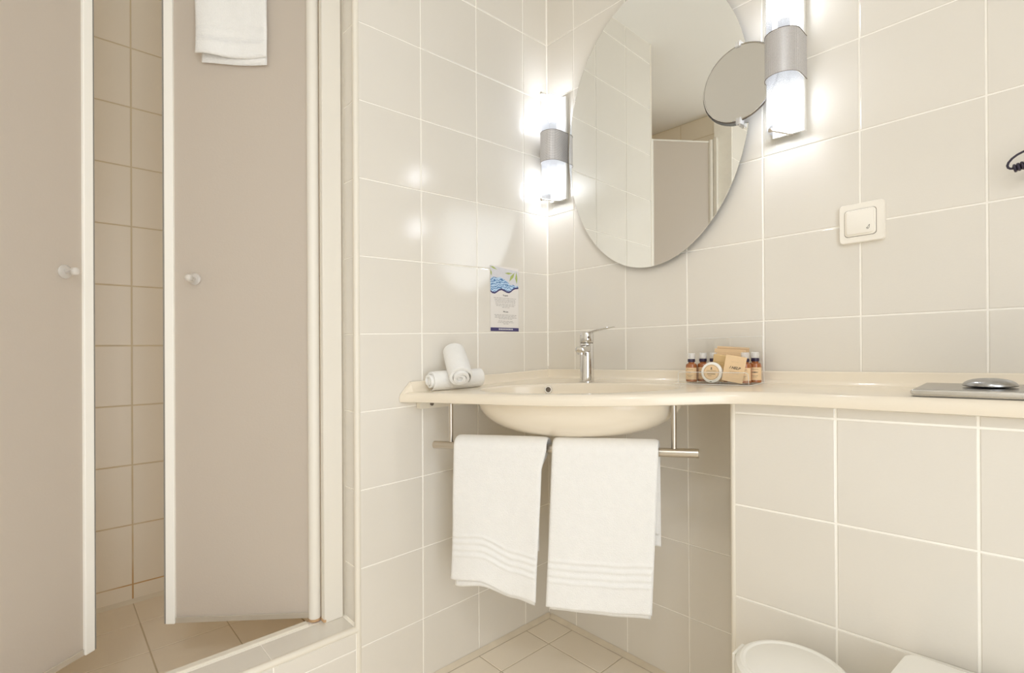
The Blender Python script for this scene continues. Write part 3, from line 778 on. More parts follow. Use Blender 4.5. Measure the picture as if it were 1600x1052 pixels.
# ------------------------------------------------------------------ amenity holder and its contents
HX0, HX1, HY0, HY1 = 0.547, 0.735, -0.113, -0.0125
hz = lambda x, y: ct(x, y)+0.0002
zc = ct((HX0+HX1)/2, (HY0+HY1)/2)+0.001
hold = thing('amenity_holder', 'clear acrylic stand with high back plate holding toiletries on the counter', 'holder', ((HX0+HX1)/2, (HY0+HY1)/2, zc))
tilt = Matrix.Translation(((HX0+HX1)/2, (HY0+HY1)/2, zc)) @ Matrix.Rotation(0.03, 4, 'X') @ Matrix.Rotation(-0.022, 4, 'Y')
MW[hold.name] = tilt; hold.matrix_world = tilt
hw_, hd_ = (HX1-HX0)/2, (HY1-HY0)/2
obj('base_plate', B(-hw_, hw_, -hd_, hd_-0.021, 0.0, 0.002, bev=0.0004), clear_m, hold, world=False)
obj('back_plate', B(-hw_, hw_, hd_-0.0235, hd_-0.021, 0.0005, 0.112, bev=0.0004), clear_m, hold, world=False)
obj('front_lip', B(-hw_+0.010, hw_-0.004, -hd_, -hd_+0.002, 0.002, 0.030, bev=0.0006), clear_m, hold, world=False)
edge_lit = thin_clear('acrylic_cut_edge', (0.95, 0.95, 0.94), 0.2, 0.1, 0.55)
bm = bmesh.new(); yb = hd_-0.0222
tube_path(bm, [(-hw_, yb, 0.002), (-hw_, yb, 0.112), (hw_, yb, 0.112), (hw_, yb, 0.002)], 0.0009, 6)
obj('back_plate_edge', bm, edge_lit, hold, world=False)
bm = bmesh.new(); yb = -hd_+0.001
tube_path(bm, [(-hw_+0.010, yb, 0.003), (-hw_+0.010, yb, 0.028), (-hw_+0.012, yb, 0.030), (hw_-0.010, yb, 0.030), (hw_-0.005, yb, 0.027), (hw_-0.004, yb, 0.022), (hw_-0.004, yb, 0.003)], 0.0008, 6)
obj('front_lip_edge', bm, edge_lit, hold, world=False)
bm = bmesh.new(); tube_path(bm, [(-hw_, -hd_, 0.001), (hw_, -hd_, 0.001), (hw_, hd_-0.022, 0.001)], 0.0009, 6); obj('base_edge', bm, edge_lit, hold, world=False)
FZ = lambda x, y: ct(x, y)+0.0042
def bottle_proto(label, x, y, rz):
    t = thing('amenity_bottle', label, 'bottle', (x, y, FZ(x, y)), rz, 'small amber toiletry bottles in the clear holder')
    def l(name, mat, prof, par=t, seg=28): bm = bmesh.new(); lathe(bm, prof, seg, None, cap=False); return obj(name, bm, mat, par, world=False, smooth=40)
    l('glass_body', amber_m, [(0, 0), (0.0125, 0), (0.0138, 0.0015), (0.0138, 0.040), (0.0128, 0.0445), (0.0095, 0.047), (0.0075, 0.048), (0.0075, 0.050), (0, 0.050)])
    bm = bmesh.new(); n_ = 22; rr = 0.01395; vv = []
    for i in range(n_+1):
        a = -PI/2-1.45+2.6*i/n_; vv.append((bm.verts.new((rr*math.cos(a), rr*math.sin(a), 0.006)), bm.verts.new((rr*math.cos(a), rr*math.sin(a), 0.036))))
    for a, b2 in zip(vv, vv[1:]): bm.faces.new((a[0], b2[0], b2[1], a[1]))
    lb = obj('paper_label', bm, kraft_m, t, world=False, smooth=0)
    bm = bmesh.new()
    def dash(a0, a1, z, h):
        pr_ = None
        for i in range(7):
            a = a0+(a1-a0)*i/6; c_2 = ((rr+0.0001)*math.cos(a), (rr+0.0001)*math.sin(a)); k = h*(1-0.75*abs(i/3-1)) if h > 0.002 else h
            q = (bm.verts.new((*c_2, z-k/2)), bm.verts.new((*c_2, z+k/2)))
            if pr_: bm.faces.new((pr_[0], q[0], q[1], pr_[1]))
            pr_ = q
    dash(-PI/2-0.75, -PI/2+0.35, 0.0245, 0.0026); dash(-PI/2-0.8, -PI/2+0.4, 0.0315, 0.0005); dash(-PI/2-0.7, -PI/2+0.3, 0.0165, 0.0006); dash(-PI/2-0.5, -PI/2+0.1, 0.0135, 0.0005)
    obj('label_print', bm, ink_m, lb, world=False)
    l('collar', cap_m, [(0, 0.050), (0.0088, 0.050), (0.0092, 0.051), (0.0092, 0.0570), (0.0085, 0.058), (0, 0.058)])
    l('cap', capclear_m, [(0, 0.058), (0.0088, 0.058), (0.0092, 0.059), (0.0090, 0.071), (0.0078, 0.0725), (0, 0.0725)])
    return t
def dup(root, loc, rz, label):
    r = root.copy(); COL.objects.link(r); r.matrix_world = Matrix.Translation(loc) @ Matrix.Rotation(rz, 4, 'Z'); r['label'] = label
    for ch in root.children:
        c = ch.copy(); COL.objects.link(c); c.parent = r
        for g in ch.children:
            d = g.copy(); COL.objects.link(d); d.parent = c
    return r
bp0 = bottle_proto('amber toiletry bottle with kraft label, leftmost in the clear holder, nearest the tap', 0.573, -0.076, 0.35)
dup(bp0, (0.594, -0.056, FZ(.594, -.056)), 0.4, 'amber toiletry bottle, second from the left in the clear holder')
dup(bp0, (0.619, -0.051, FZ(.619, -.051)), 0.3, 'amber toiletry bottle half hidden behind the small golden carton')
dup(bp0, (0.7085, -0.0770, FZ(.71, -.077)), 0.25, 'amber toiletry bottle just right of the tilted paper sachet')
dup(bp0, (0.7215, -0.0520, FZ(.72, -.05)), 0.5, 'amber toiletry bottle, rightmost and rearmost in the clear holder')

def flat_item(name, label, cat, x, y, w_, h_, th, lean, spin, mat, rz=0.0, group=None):
    """upright flat item: local x width, y thickness, z height; lean back about x, spin in its own plane"""
    M = Matrix.Translation((x, y, FZ(x, y)+0.0003)) @ Matrix.Rotation(rz, 4, 'Z') @ Matrix.Rotation(-lean, 4, 'X') @ Matrix.Rotation(spin, 4, 'Y')
    # keep the lowest corner on the plate
    low = min((M.to_3x3() @ Vector((sx_*w_/2, sy2*th/2, zz_))).z for sx_ in (-1, 1) for sy2 in (-1, 1) for zz_ in (0, h_))
    M.translation.z -= low
    t = thing(name, label, cat, mat4=M, group=group)
    bm = B(-w_/2, w_/2, -th/2, th/2, 0, h_, bev=min(0.0006, th*0.3)); obj('pouch' if th < 0.008 else 'carton', bm, mat, t, world=False)
    return t
def flat_print(parent, rects, mat, yf, name='print'):
    bm = bmesh.new()
    for x0, x1, z0, z1 in rects:
        bm.faces.new([bm.verts.new(p) for p in ((x0, yf, z0), (x1, yf, z0), (x1, yf, z1), (x0, yf, z1))])
    return obj(name, bm, mat, parent, world=False)
LM = lambda x, z, yf: Matrix.Translation((x, yf, z)) @ Matrix.Rotation(PI/2, 4, 'X')
t = flat_item('paper_packet', 'rearmost kraft paper packet showing above the other packet in the holder', 'packet', 0.658, -0.0405, 0.078, 0.083, 0.003, 0.04, 0.06, kraft_m, 0.05)
flat_print(t, [(-0.039, 0.039, 0.0775, 0.0782)], kraft_side_m, -0.0017, 'fold_line')
t = flat_item('paper_packet', 'wide kraft paper packet leaning behind the small carton and sachet', 'packet', 0.656, -0.052, 0.076, 0.078, 0.004, 0.05, 0.05, kraft_m, 0.0)
flat_print(t, [(-0.037, 0.037, 0.0690, 0.0694)], pale_ink_m, -0.0022, 'fold_line')
t = flat_item('soap_carton', 'small golden brown carton standing tilted behind the round soap', 'box', 0.643, -0.073, 0.039, 0.064, 0.014, 0.03, 0.14, kraft2_m, -0.25)
obj('side_panel', B(0.0192, 0.0198, -0.0068, 0.0068, 0.001, 0.063), kraft_side_m, t, world=False)
bm = bmesh.new()
for i in range(14):
    x0 = -0.017+0.0024*i; z0 = 0.046+0.0012*math.sin(i*1.3); bm.faces.new([bm.verts.new(p) for p in ((x0, -0.0072, z0), (x0+0.0024, -0.0072, 0.046+0.0012*math.sin((i+1)*1.3)), (x0+0.0024, -0.0072, 0.047+0.0012*math.sin((i+1)*1.3)), (x0, -0.0072, z0+0.001))])
obj('gold_line', bm, gold_m, t, world=False)
flat_print(t, [(-0.018, 0.018, 0.041, 0.0416)], gold_m, -0.00725, 'gold_line')
t = flat_item('paper_sachet', 'small kraft paper sachet marked I HELP leaning at the front of the holder', 'sachet', 0.6885, -0.1040, 0.047, 0.062, 0.003, 0.06, 0.16, kraft_m, 0.12)
obj('lettering', text_bm('I HELP', 0.0088, LM(0.001, 0.0335, -0.0018), 0.35), ink_m, t, world=False)
obj('lettering', text_bm('YOU', 0.0100, LM(0.001, 0.0225, -0.0018), 0.0), pale_ink_m, t, world=False)
flat_print(t, [(-0.009, 0.008, 0.0475, 0.0480)], pale_ink_m, -0.00175, 'print')
# round soap
sx0, sy0 = 0.6375, -0.0975
M = Matrix.Translation((sx0, sy0, FZ(sx0, sy0)+0.0255)) @ Matrix.Rotation(0.12, 4, 'Z') @ Matrix.Rotation(PI/2-0.14, 4, 'X')
t = thing('round_soap', 'round white wrapped soap with circular kraft label at the front of the holder', 'soap', mat4=M)
bm = bmesh.new(); lathe(bm, [(0, -0.005), (0.022, -0.005), (0.0250, -0.003), (0.0258, 0), (0.0250, 0.003), (0.0205, 0.0052), (0.0195, 0.005), (0, 0.005)], 48, None, cap=False); obj('wrapper', bm, white_m, t, world=False, smooth=40)
bm = bmesh.new(); lathe(bm, [(0, 0.0056), (0.0188, 0.0056), (0.0190, 0.0048)], 48, None, cap=False); lb = obj('round_label', bm, kraft_m, t, world=False, smooth=40)
bm = bmesh.new(); tube_path(bm, [(0.0176*math.cos(2*PI*i/48), 0.0176*math.sin(2*PI*i/48), 0.0056) for i in range(48)], 0.00025, 4, closed=True); obj('printed_ring', bm, ink_m, lb, world=False)
bm = bmesh.new()
for x0, x1, y0, y1 in ((-0.0014, 0.0014, 0.0085, 0.0120), (-0.0020, 0.0020, 0.0065, 0.0078), (-0.011, -0.002, 0.0040, 0.0045), (-0.001, 0.011, 0.0040, 0.0045), (-0.013, 0.013, 0.0018, 0.0022), (-0.006, 0.006, -0.001, -0.0004), (-0.010, 0.010, -0.0050, -0.0036), (-0.007, 0.001, -0.0090, -0.0084), (-0.003, 0.002, -0.0235, -0.0222)):
    zq = 0.0058 if y0 > -0.02 else 0.0046
    bm.faces.new([bm.verts.new(p) for p in ((x0, y0, zq), (x1, y0, zq), (x1, y1, zq), (x0, y1, zq))])
obj('emblem_print', bm, ink_m, lb, world=False)

# ------------------------------------------------------------------ chrome tissue dispenser let into the counter
dx0, dx1, dy0, dy1 = 1.038, 1.285, -0.199, -0.058
mid = ((dx0+dx1)/2, (dy0+dy1)/2)
M = Matrix.Translation((mid[0], mid[1], ct(*mid)+0.0006)) @ Matrix.Rotation(0.03, 4, 'X') @ Matrix.Rotation(-0.022, 4, 'Y')
t = thing('tissue_dispenser', 'flat chrome tissue dispenser with oval lid lying on the counter at right', 'dispenser', mat4=M)
sat_m = simple('satin_chrome', (0.46, 0.46, 0.46), 0.25, 1.0)
hx, hy = (dx1-dx0)/2, (dy1-dy0)/2
obj('cover', B(-hx, hx, -hy, hy, 0, 0.0115, bev=0.003, seg=3), chrome_m, t, world=False, smooth=40)
obj('top_plate', B(-hx+0.004, hx-0.004, -hy+0.004, hy-0.004, 0.0112, 0.0122), sat_m, t, world=False)
bm = bmesh.new(); segs = 14; rws_ = []
N_ = 40
prev = None
for k in range(2*segs+1):
    a = -PI/2+PI*k/(2*segs); rr = math.cos(a)**0.85 if abs(math.cos(a)) > 1e-6 else 0; zz = (0.0125 if a > 0 else 0.0030)*math.sin(a)
    r = [bm.verts.new((0.035*rr*math.copysign(abs(math.cos(2*PI*i/N_))**1.25, math.cos(2*PI*i/N_)), 0.027*rr*math.sin(2*PI*i/N_), zz+0.0152)) for i in range(N_)] if rr > 0.001 else None
    if r is None:
        c = bm.verts.new((0, 0, zz+0.0152))
        if prev is not None:
            for i in range(N_): bm.faces.new((prev[i], prev[(i+1) % N_], c))
        prev = c
    else:
        if prev is not None:
            if isinstance(prev, list):
                for i in range(N_): bm.faces.new((prev[i], prev[(i+1) % N_], r[(i+1) % N_], r[i]))
            else:
                for i in range(N_): bm.faces.new((prev, r[(i+1) % N_], r[i]))
        prev = r
bm.transform(Matrix.Translation((-0.028, 0.0, 0))); bmesh.ops.recalc_face_normals(bm, faces=bm.faces)
obj('oval_lid', bm, sat_m, t, world=False, smooth=60)

# ------------------------------------------------------------------ mirror
mx0, mz0, ea, eb = 0.410, 1.570, 0.292, 0.405
nc, nr = Vector((0.680, 1.587)), 0.1000
def in_c(x, z): return (x-nc.x)**2+(z-nc.y)**2 < nr*nr
pts = []
NN = 720
for i in range(NN):
    a = 2*PI*(i+0.5)/NN+PI*0.25; x, z = mx0+ea*math.cos(a), mz0+eb*math.sin(a)
    pts.append(None if in_c(x, z) else (x, z))
# rotate so the gap is at the end
gi = next(i for i in range(NN) if pts[i] is None and pts[i-1] is not None)
pts = pts[gi:]+pts[:gi]; arcp = [p for p in pts if p is not None]
s0, s1 = Vector(arcp[-1]), Vector(arcp[0])      # gap runs s0 -> s1 along the circle inside the ellipse
a0 = math.atan2(s0.y-nc.y, s0.x-nc.x); a1 = math.atan2(s1.y-nc.y, s1.x-nc.x)
da = (a1-a0)
best = None
for cand in (da, da-2*PI, da+2*PI):
    mxx, mzz = nc.x+nr*math.cos(a0+cand/2), nc.y+nr*math.sin(a0+cand/2)
    if ((mxx-mx0)/ea)**2+((mzz-mz0)/eb)**2 < 1 and abs(cand) < 2*PI: best = cand
out = arcp[::6]+[arcp[-1]] + [(nc.x+nr*math.cos(a0+best*k/60), nc.y+nr*math.sin(a0+best*k/60)) for k in range(1, 60)]
t = thing('wall_mirror', 'large oval frameless wall mirror with a round bite for the small mirror', 'mirror', (mx0, -0.014, mz0-eb))
bm = bmesh.new(); poly_prism(bm, [(x, -0.0195, z) for x, z in out], (0, 0.0035, 0))
for f in bm.faces: f.material_index = 0 if abs(f.normal.y) > 0.9 else 1
obj('mirror_glass', bm, mirror_m, t, mats=[mirror_m, edge_m])
bm = bmesh.new()
tube_path(bm, [(x, -0.0190, z) for x, z in out], 0.0008, 6, closed=True); obj('bevelled_edge', bm, simple('bright_bevel', (0.9, 0.9, 0.86), 0.1, 0.9), t, smooth=60)
bm = bmesh.new(); box(bm, mx0-0.16, mx0+0.16, -0.0159, -0.0004, mz0-0.25, mz0+0.25); obj('backing_panel', bm, white_m, t)

# magnifying mirror on its pivot
mc = Vector((0.679, -0.031, 1.5855)); mr_ = 0.0915
t = thing('shaving_mirror', 'small round magnifying mirror pivoting at the right edge of the oval mirror', 'mirror', mat4=Matrix.Translation(mc) @ Matrix.Rotation(math.radians(-3), 4, 'Z'))
FR = Matrix.Rotation(PI/2, 4, 'X')
bm = bmesh.new(); pr2 = [(0, 0.0010)]+[(mr_*0.985*k/12, 0.0010+0.0034*(k/12)**2) for k in range(1, 13)]; lathe(bm, pr2, 64, FR, cap=False); o_ = obj('magnifying_glass', bm, mag_m, t, world=False, smooth=60)
bm = bmesh.new(); lathe(bm, [(0, -0.0045), (mr_*0.985, -0.0045), (mr_*0.985, -0.002), (0, -0.002)], 64, FR, cap=False); obj('back_glass', bm, mag_m, t, world=False, smooth=30)
bm = bmesh.new(); lathe(bm, [(mr_*0.982, 0.0050), (mr_+0.0002, 0.0052), (mr_+0.0012, 0.004), (mr_+0.0012, -0.004), (mr_, -0.0052), (mr_*0.982, -0.005)], 72, FR, cap=False); obj('chrome_rim', bm, chrome_m, t, world=False, smooth=30)
bm = bmesh.new(); lathe(bm, [(mr_+0.0012, 0.0006), (mr_+0.0030, 0.0006), (mr_+0.0030, -0.0006), (mr_+0.0012, -0.0006)], 72, FR, cap=False); obj('outer_ring', bm, gap_m, t, world=False, smooth=30)
for s in (1, -1):
    bm = bmesh.new(); box(bm, -0.007, 0.007, -0.008, 0.012, s*(mr_+0.003)-0.008, s*(mr_+0.003)+0.008, bev=0.003, seg=3)
    cl = obj('pivot_clip', bm, capclear_m, t, world=False, smooth=50)
    bm = bmesh.new(); rod(bm, (0, -0.001, s*(mr_+0.003)-0.010), (0, -0.001, s*(mr_+0.003)+0.010), 0.0022, 12); obj('pivot_pin', bm, steel_m, cl, world=False, smooth=40)

# ------------------------------------------------------------------ wall lamps
def dprof(w_, yb, yc2, seg=22, off=0.0):
    """D outline from the wall round the front: list of (x, y)"""
    p = [(w_+off, yb)]
    for i in range(seg+1):
        a = -PI*i/seg; p.append(((w_+off)*math.cos(a), yc2+(w_+off)*math.sin(a)))
    p.append((-(w_+off), yb)); return p
def dtube(bm, prof, z0, z1, th, uv=None):
    """extruded open D shell of wall thickness th"""
    n_ = len(prof); nrm = []
    for i in range(n_):
        a = Vector(prof[max(i-1, 0)]); b2 = Vector(prof[min(i+1, n_-1)]); tt = (b2-a).normalized(); nrm.append(Vector((tt.y, -tt.x)))
    cx = sum(p[0] for p in prof)/n_
    o_ = [[bm.verts.new((p[0], p[1], z)) for p in prof] for z in (z0, z1)]
    sgn = 1 if nrm[n_//2].y > 0 else -1
    i_ = [[bm.verts.new((p[0]+sgn*nn.x*th, p[1]+sgn*nn.y*th, z)) for p, nn in zip(prof, nrm)] for z in (z0, z1)]
    acc = [0]
    for a, b2 in zip(prof, prof[1:]): acc.append(acc[-1]+math.dist(a, b2))
    ul = bm.loops.layers.uv.verify() if uv else None
    for k in range(n_-1):
        f = bm.faces.new((o_[0][k], o_[0][k+1], o_[1][k+1], o_[1][k]))
        if uv:
            for lp, (uu, vv) in zip(f.loops, ((acc[k], z0), (acc[k+1], z0), (acc[k+1], z1), (acc[k], z1))): lp[ul].uv = (uu, vv)
        bm.faces.new((i_[0][k], i_[1][k], i_[1][k+1], i_[0][k+1]))
        bm.faces.new((o_[0][k], i_[0][k], i_[0][k+1], o_[0][k+1])); bm.faces.new((o_[1][k], o_[1][k+1], i_[1][k+1], i_[1][k]))
    for k in (0, n_-1): bm.faces.new((o_[0][k], o_[1][k], i_[1][k], i_[0][k]))
    bmesh.ops.recalc_face_normals(bm, faces=bm.faces)
def wall_lamp(label, cx):
    t = thing('wall_lamp', label, 'lamp', (cx, -0.001, 1.405), 0, 'wall lamps either side of the oval mirror')
    LZ = lambda z: z-1.405
    ob = lambda nm, bm, mt, sm=40, par=t: obj(nm, bm, mt, par, world=False, smooth=sm)
    ob('back_plate', B(-0.036, 0.036, -0.012, 0, LZ(1.43), LZ(1.775), bev=0.002), white_m)
    P0 = dprof(0.0335, -0.004, -0.044)
    for z0, z1 in ((1.437, 1.552), (1.648, 1.768)):
        bm = bmesh.new(); n0 = [bm.verts.new((x, y, LZ(z0))) for x, y in P0]; n1 = [bm.verts.new((x, y, LZ(z1))) for x, y in P0]
        for k in range(len(P0)-1): bm.faces.new((n0[k], n0[k+1], n1[k+1], n1[k]))
        ob('frosted_shade', bm, shade_m, 50)
    bm = bmesh.new(); dtube(bm, dprof(0.0372, -0.002, -0.044), LZ(1.551), LZ(1.649), 0.001, uv=True); ob('perforated_band', bm, perf_m, 50)
    for z in (1.5505, 1.6495):
        bm = bmesh.new(); tube_path(bm, [(x, y, LZ(z)) for x, y in dprof(0.0374, -0.002, -0.044)], 0.0007, 6); ob('band_edge', bm, gap_m, 50)
    for z0, z1 in ((1.405, 1.5500), (1.650, 1.800)):
        bm = bmesh.new(); dtube(bm, dprof(0.0375, -0.002, -0.044), LZ(z0), LZ(z1), 0.0022); ob('clear_sleeve', bm, clear_m, 50)
    for z, s in ((1.490, 1), (1.712, -1)):
        bm = bmesh.new(); lathe(bm, [(0, -0.034), (0.012, -0.031), (0.019, -0.022), (0.0215, -0.008), (0.019, 0.006), (0.013, 0.018), (0.011, 0.026), (0, 0.026)], 24, Matrix.Translation((0, -0.036, LZ(z))) @ (Matrix.Identity(4) if s > 0 else Matrix.Rotation(PI, 4, 'X')), cap=False)
        ob('bulb', bm, bulb_m, 60)
        bm = bmesh.new(); rod(bm, (0, -0.036, LZ(z+s*0.024)), (0, -0.036, LZ(z+s*0.062)), 0.013, 20); ob('bulb_socket', bm, white_m, 40)
    for z in (1.427, 1.779):
        bm = bmesh.new(); rod(bm, (-0.016, -0.0785, LZ(z)), (0.010, -0.012, LZ(z)), 0.0021, 12); sc_ = ob('fixing_screw', bm, steel_m)
        bm = bmesh.new(); rod(bm, (-0.0168, -0.0800, LZ(z)), (-0.0150, -0.0755, LZ(z)), 0.0048, 16, 0.001); ob('screw_head', bm, steel_m, 40, sc_)
    bm = bmesh.new(); box(bm, -0.030, 0.030, -0.012, -0.002, LZ(1.407), LZ(1.43), bev=0.002); ob('lower_bracket', bm, clear_m)
wall_lamp('glowing frosted wall lamp with perforated metal band between mirror and room corner', 0.063)
wall_lamp('glowing frosted wall lamp with perforated metal band right of the oval mirror', 0.784)

# ------------------------------------------------------------------ switch
t = thing('light_switch', 'square cream surface mounted rocker switch on the right tiled wall', 'switch', (0.9270, -0.0002, 1.2000-0.043))
sh = lambda bm: bm
def rr_box(bm, w_, h_, y0, y1, r, seg=6, cx=0, cz=0, taper=1.0):
    def ringp(k, y):
        r_ = []
        for sx_, sz_, a0 in ((1, 1, 0), (-1, 1, PI/2), (-1, -1, PI), (1, -1, 3*PI/2)):
            for i in range(seg+1):
                a = a0+PI/2*i/seg; r_.append(bm.verts.new((cx+(sx_*(w_/2-r)+r*math.cos(a))*k, y, cz+(sz_*(h_/2-r)+r*math.sin(a))*k)))
        return r_
    A_ = [ringp(1, y0), ringp(1, y1+(y0-y1)*0.35), ringp((1+taper)/2+0.0*taper, y1+(y0-y1)*0.12), ringp(taper-0.02, y1)]
    for a, b2 in zip(A_, A_[1:]):
        for k in range(len(a)): bm.faces.new((a[k], a[(k+1) % len(a)], b2[(k+1) % len(a)], b2[k]))
    bm.faces.new(A_[0]); bm.faces.new(A_[-1]); bmesh.ops.recalc_face_normals(bm, faces=bm.faces)
SHR = Matrix(((1, 0, 0, 0), (0, 1, 0, 0), (0.02, 0, 1, 0), (0, 0, 0, 1)))
bm = bmesh.new(); rr_box(bm, 0.082, 0.084, 0.0, -0.012, 0.007, cz=0.043, taper=0.99); bm.transform(SHR); obj('frame', bm, switch_m, t, world=False, smooth=40)
bm = bmesh.new(); rr_box(bm, 0.058, 0.058, -0.0118, -0.0126, 0.007, cz=0.043, cx=-0.002); bm.transform(SHR); obj('rocker_gap', bm, gap_m, t, world=False, smooth=40)
bm = bmesh.new(); rr_box(bm, 0.0565, 0.0565, -0.0118, -0.0150, 0.007, cz=0.043, cx=-0.002, taper=0.97); bm.transform(SHR); obj('inner_frame', bm, switch_m, t, world=False, smooth=40)
bm = bmesh.new(); rr_box(bm, 0.0505, 0.0505, -0.0140, -0.0186, 0.006, cz=0.043, cx=-0.002, taper=0.94); bm.transform(SHR); rk = obj('rocker', bm, switch_m, t, world=False, smooth=40)
bm = bmesh.new(); cx_, cz_ = 0.0135, 0.0305
for p0, p1 in (((-0.003, -0.0035), (0.0025, 0.0045)), ((0.0025, 0.0045), (0.0018, -0.002)), ((0.0018, -0.002), (-0.0005, -0.0045)), ((-0.0005, -0.0045), (-0.003, -0.0035)), ((-0.0032, -0.0012), (0.0005, -0.0035))):
    rod(bm, (cx_+p0[0], -0.0188, cz_+p0[1]), (cx_+p1[0], -0.0188, cz_+p1[1]), 0.00032, 6)
obj('bulb_symbol', bm, ink_m, rk, world=False)

# ------------------------------------------------------------------ notice card on the left wall
CY0, CY1, CZ0, CZ1 = -0.2640, -0.1425, 0.9880, 1.1950
M = Matrix.Translation((0.0004, (CY0+CY1)/2, CZ0))
t = thing('notice_card', 'small white notice card with blue flower picture stuck on the left tiles', 'notice', mat4=M)
W_, Hh = CY1-CY0, CZ1-CZ0
cp = lambda u, v, d=0.0016: (d, -W_/2+u*W_, Hh*(1-v))
def cpoly(name, pts, mat, d=0.0014, par=None):
    bm = bmesh.new(); vs = [bm.verts.new(cp(u, v, d)) for u, v in pts]; bm.faces.new(vs); bmesh.ops.triangulate(bm, faces=bm.faces)
    return obj(name, bm, mat, par or t, world=False)
cd = obj('card', B(0.0002, 0.0012, -W_/2, W_/2, 0, Hh), paper_m, t, world=False)
N1 = lambda p: [((x-130)/360, (y-110)/850) for x, y in p]
wav = [(130, 430), (155, 450), (185, 452), (215, 430), (240, 408), (270, 398), (300, 410), (335, 428), (365, 430), (390, 415), (415, 388), (445, 370), (488, 362)]
cpoly('picture', N1([(130, 112), (490, 150)]+list(reversed(wav))), lilac_m, 0.0014, cd)
cpoly('flower_print', N1([(130, 285), (165, 255), (215, 262), (255, 250), (300, 275), (345, 300), (380, 345), (420, 335), (450, 352), (486, 345)]+list(reversed(wav))), MAT['blue_swirl_print'], 0.0015, cd)
bm = bmesh.new()
for (xa, ya), (xb2, yb2) in zip(wav, wav[1:]):
    q = N1([(xa, ya+22), (xb2, yb2+22), (xb2, yb2), (xa, ya)]); bm.faces.new([bm.verts.new(cp(u, v, 0.00155)) for u, v in q])
obj('navy_wave', bm, navy_m, cd, world=False)
for l_ in ([(128, 125), (165, 122), (215, 158), (170, 150)], [(130, 165), (148, 200), (145, 245), (132, 215)], [(310, 192), (355, 178), (415, 182), (360, 205)], [(440, 168), (420, 240), (368, 298), (385, 225)], [(462, 155), (476, 240), (468, 322), (446, 250)]):
    cpoly('leaf', N1(l_), leaf_m, 0.0016, cd)
bm = bmesh.new()
for y, x0, x1 in ((525, 170, 460), (545, 180, 445), (563, 185, 455), (582, 190, 445), (606, 192, 445), (626, 202, 438), (646, 275, 370), (745, 178, 460), (762, 185, 455), (780, 182, 460), (797, 235, 405), (827, 228, 412), (845, 220, 425), (862, 290, 355)):
    x = x0
    while x < x1:
        l_ = min(random.choice((14, 22, 30, 38)), x1-x)
        q = N1([(x, y+3), (x+l_, y+3), (x+l_, y-3), (x, y-3)]); bm.faces.new([bm.verts.new(cp(u, v, 0.0014)) for u, v in q]); x += l_+6
obj('small_print', bm, grey_ink_m, cd, world=False, kind='stuff')
CM = lambda u, v, d: Matrix.Translation(cp(u, v, d)) @ Matrix.Rotation(PI/2, 4, 'Z') @ Matrix.Rotation(PI/2, 4, 'X')
obj('heading', text_bm('To guest', 0.0062, CM(0.52, (487-110)/850, 0.0015), 0), ink_m, cd, world=False)
obj('heading', text_bm('We care', 0.0062, CM(0.53, (703-110)/850, 0.0015), 0), ink_m, cd, world=False)
cpoly('navy_footer', [(0.0, 0.945), (0.0, 1.0), (1.0, 1.0), (1.0, 0.945)], navy_m, 0.0015, cd)
bm = bmesh.new(); x = 232
while x < 412:
    l_ = random.choice((8, 12, 5)); q = N1([(x, 943), (x+l_, 943), (x+l_, 925), (x, 925)]); bm.faces.new([bm.verts.new(cp(u, v, 0.0016)) for u, v in q]); x += l_+3
obj('footer_print', bm, lilac_m, cd, world=False, kind='stuff')

# ------------------------------------------------------------------ hair dryer cord at the right edge (dryer out of frame)
t = thing('hair_dryer', 'black coiled cable of the wall hair dryer at the right edge of the picture', 'hair dryer', (1.22, -0.03, 1.20))
obj('wall_box', B(1.262, 1.36, -0.060, -0.0004, 1.19, 1.40, bev=0.008, seg=3), white_m, t, smooth=40)
bm = bmesh.new(); pts = []
base = Vector((1.1585, -0.040, 1.2465)); cdv = Vector((0.104, 0.004, 0.026))
nt_ = 22
for i in range(nt_*12+1):
    q = i/(nt_*12); a = 2*PI*nt_*q; pts.append(base+cdv*q+Vector((0.0, 0.0058*math.cos(a), 0.0058*math.sin(a))))
tube_path(bm, pts, 0.0021, 7); obj('coiled_cable', bm, black_m, t, smooth=60)
bm = bmesh.new(); lp_ = []
for i in range(25):
    q = i/24; a = PI*1.5-q*PI*1.02
    lp_.append(Vector((1.1720+0.019*math.cos(a)*(1.0 if q < .5 else 1.0)-0.003, -0.040, 1.2600+0.0165*math.sin(a))))
p_end = Vector((1.262, -0.040, 1.300))
lp_ = [Vector((1.1600, -0.040, 1.2470)), Vector((1.1555, -0.040, 1.2475)), Vector((1.1525, -0.040, 1.2500)), Vector((1.1515, -0.040, 1.2540)), Vector((1.1530, -0.040, 1.2590)), Vector((1.1575, -0.040, 1.2650)), Vector((1.1640, -0.040, 1.2700)), Vector((1.1730, -0.040, 1.2740)), Vector((1.1900, -0.040, 1.2800)), Vector((1.2250, -0.040, 1.2900)), p_end]
tube_path(bm, lp_, 0.0019, 8); obj('straight_cable', bm, black_m, t, smooth=60)

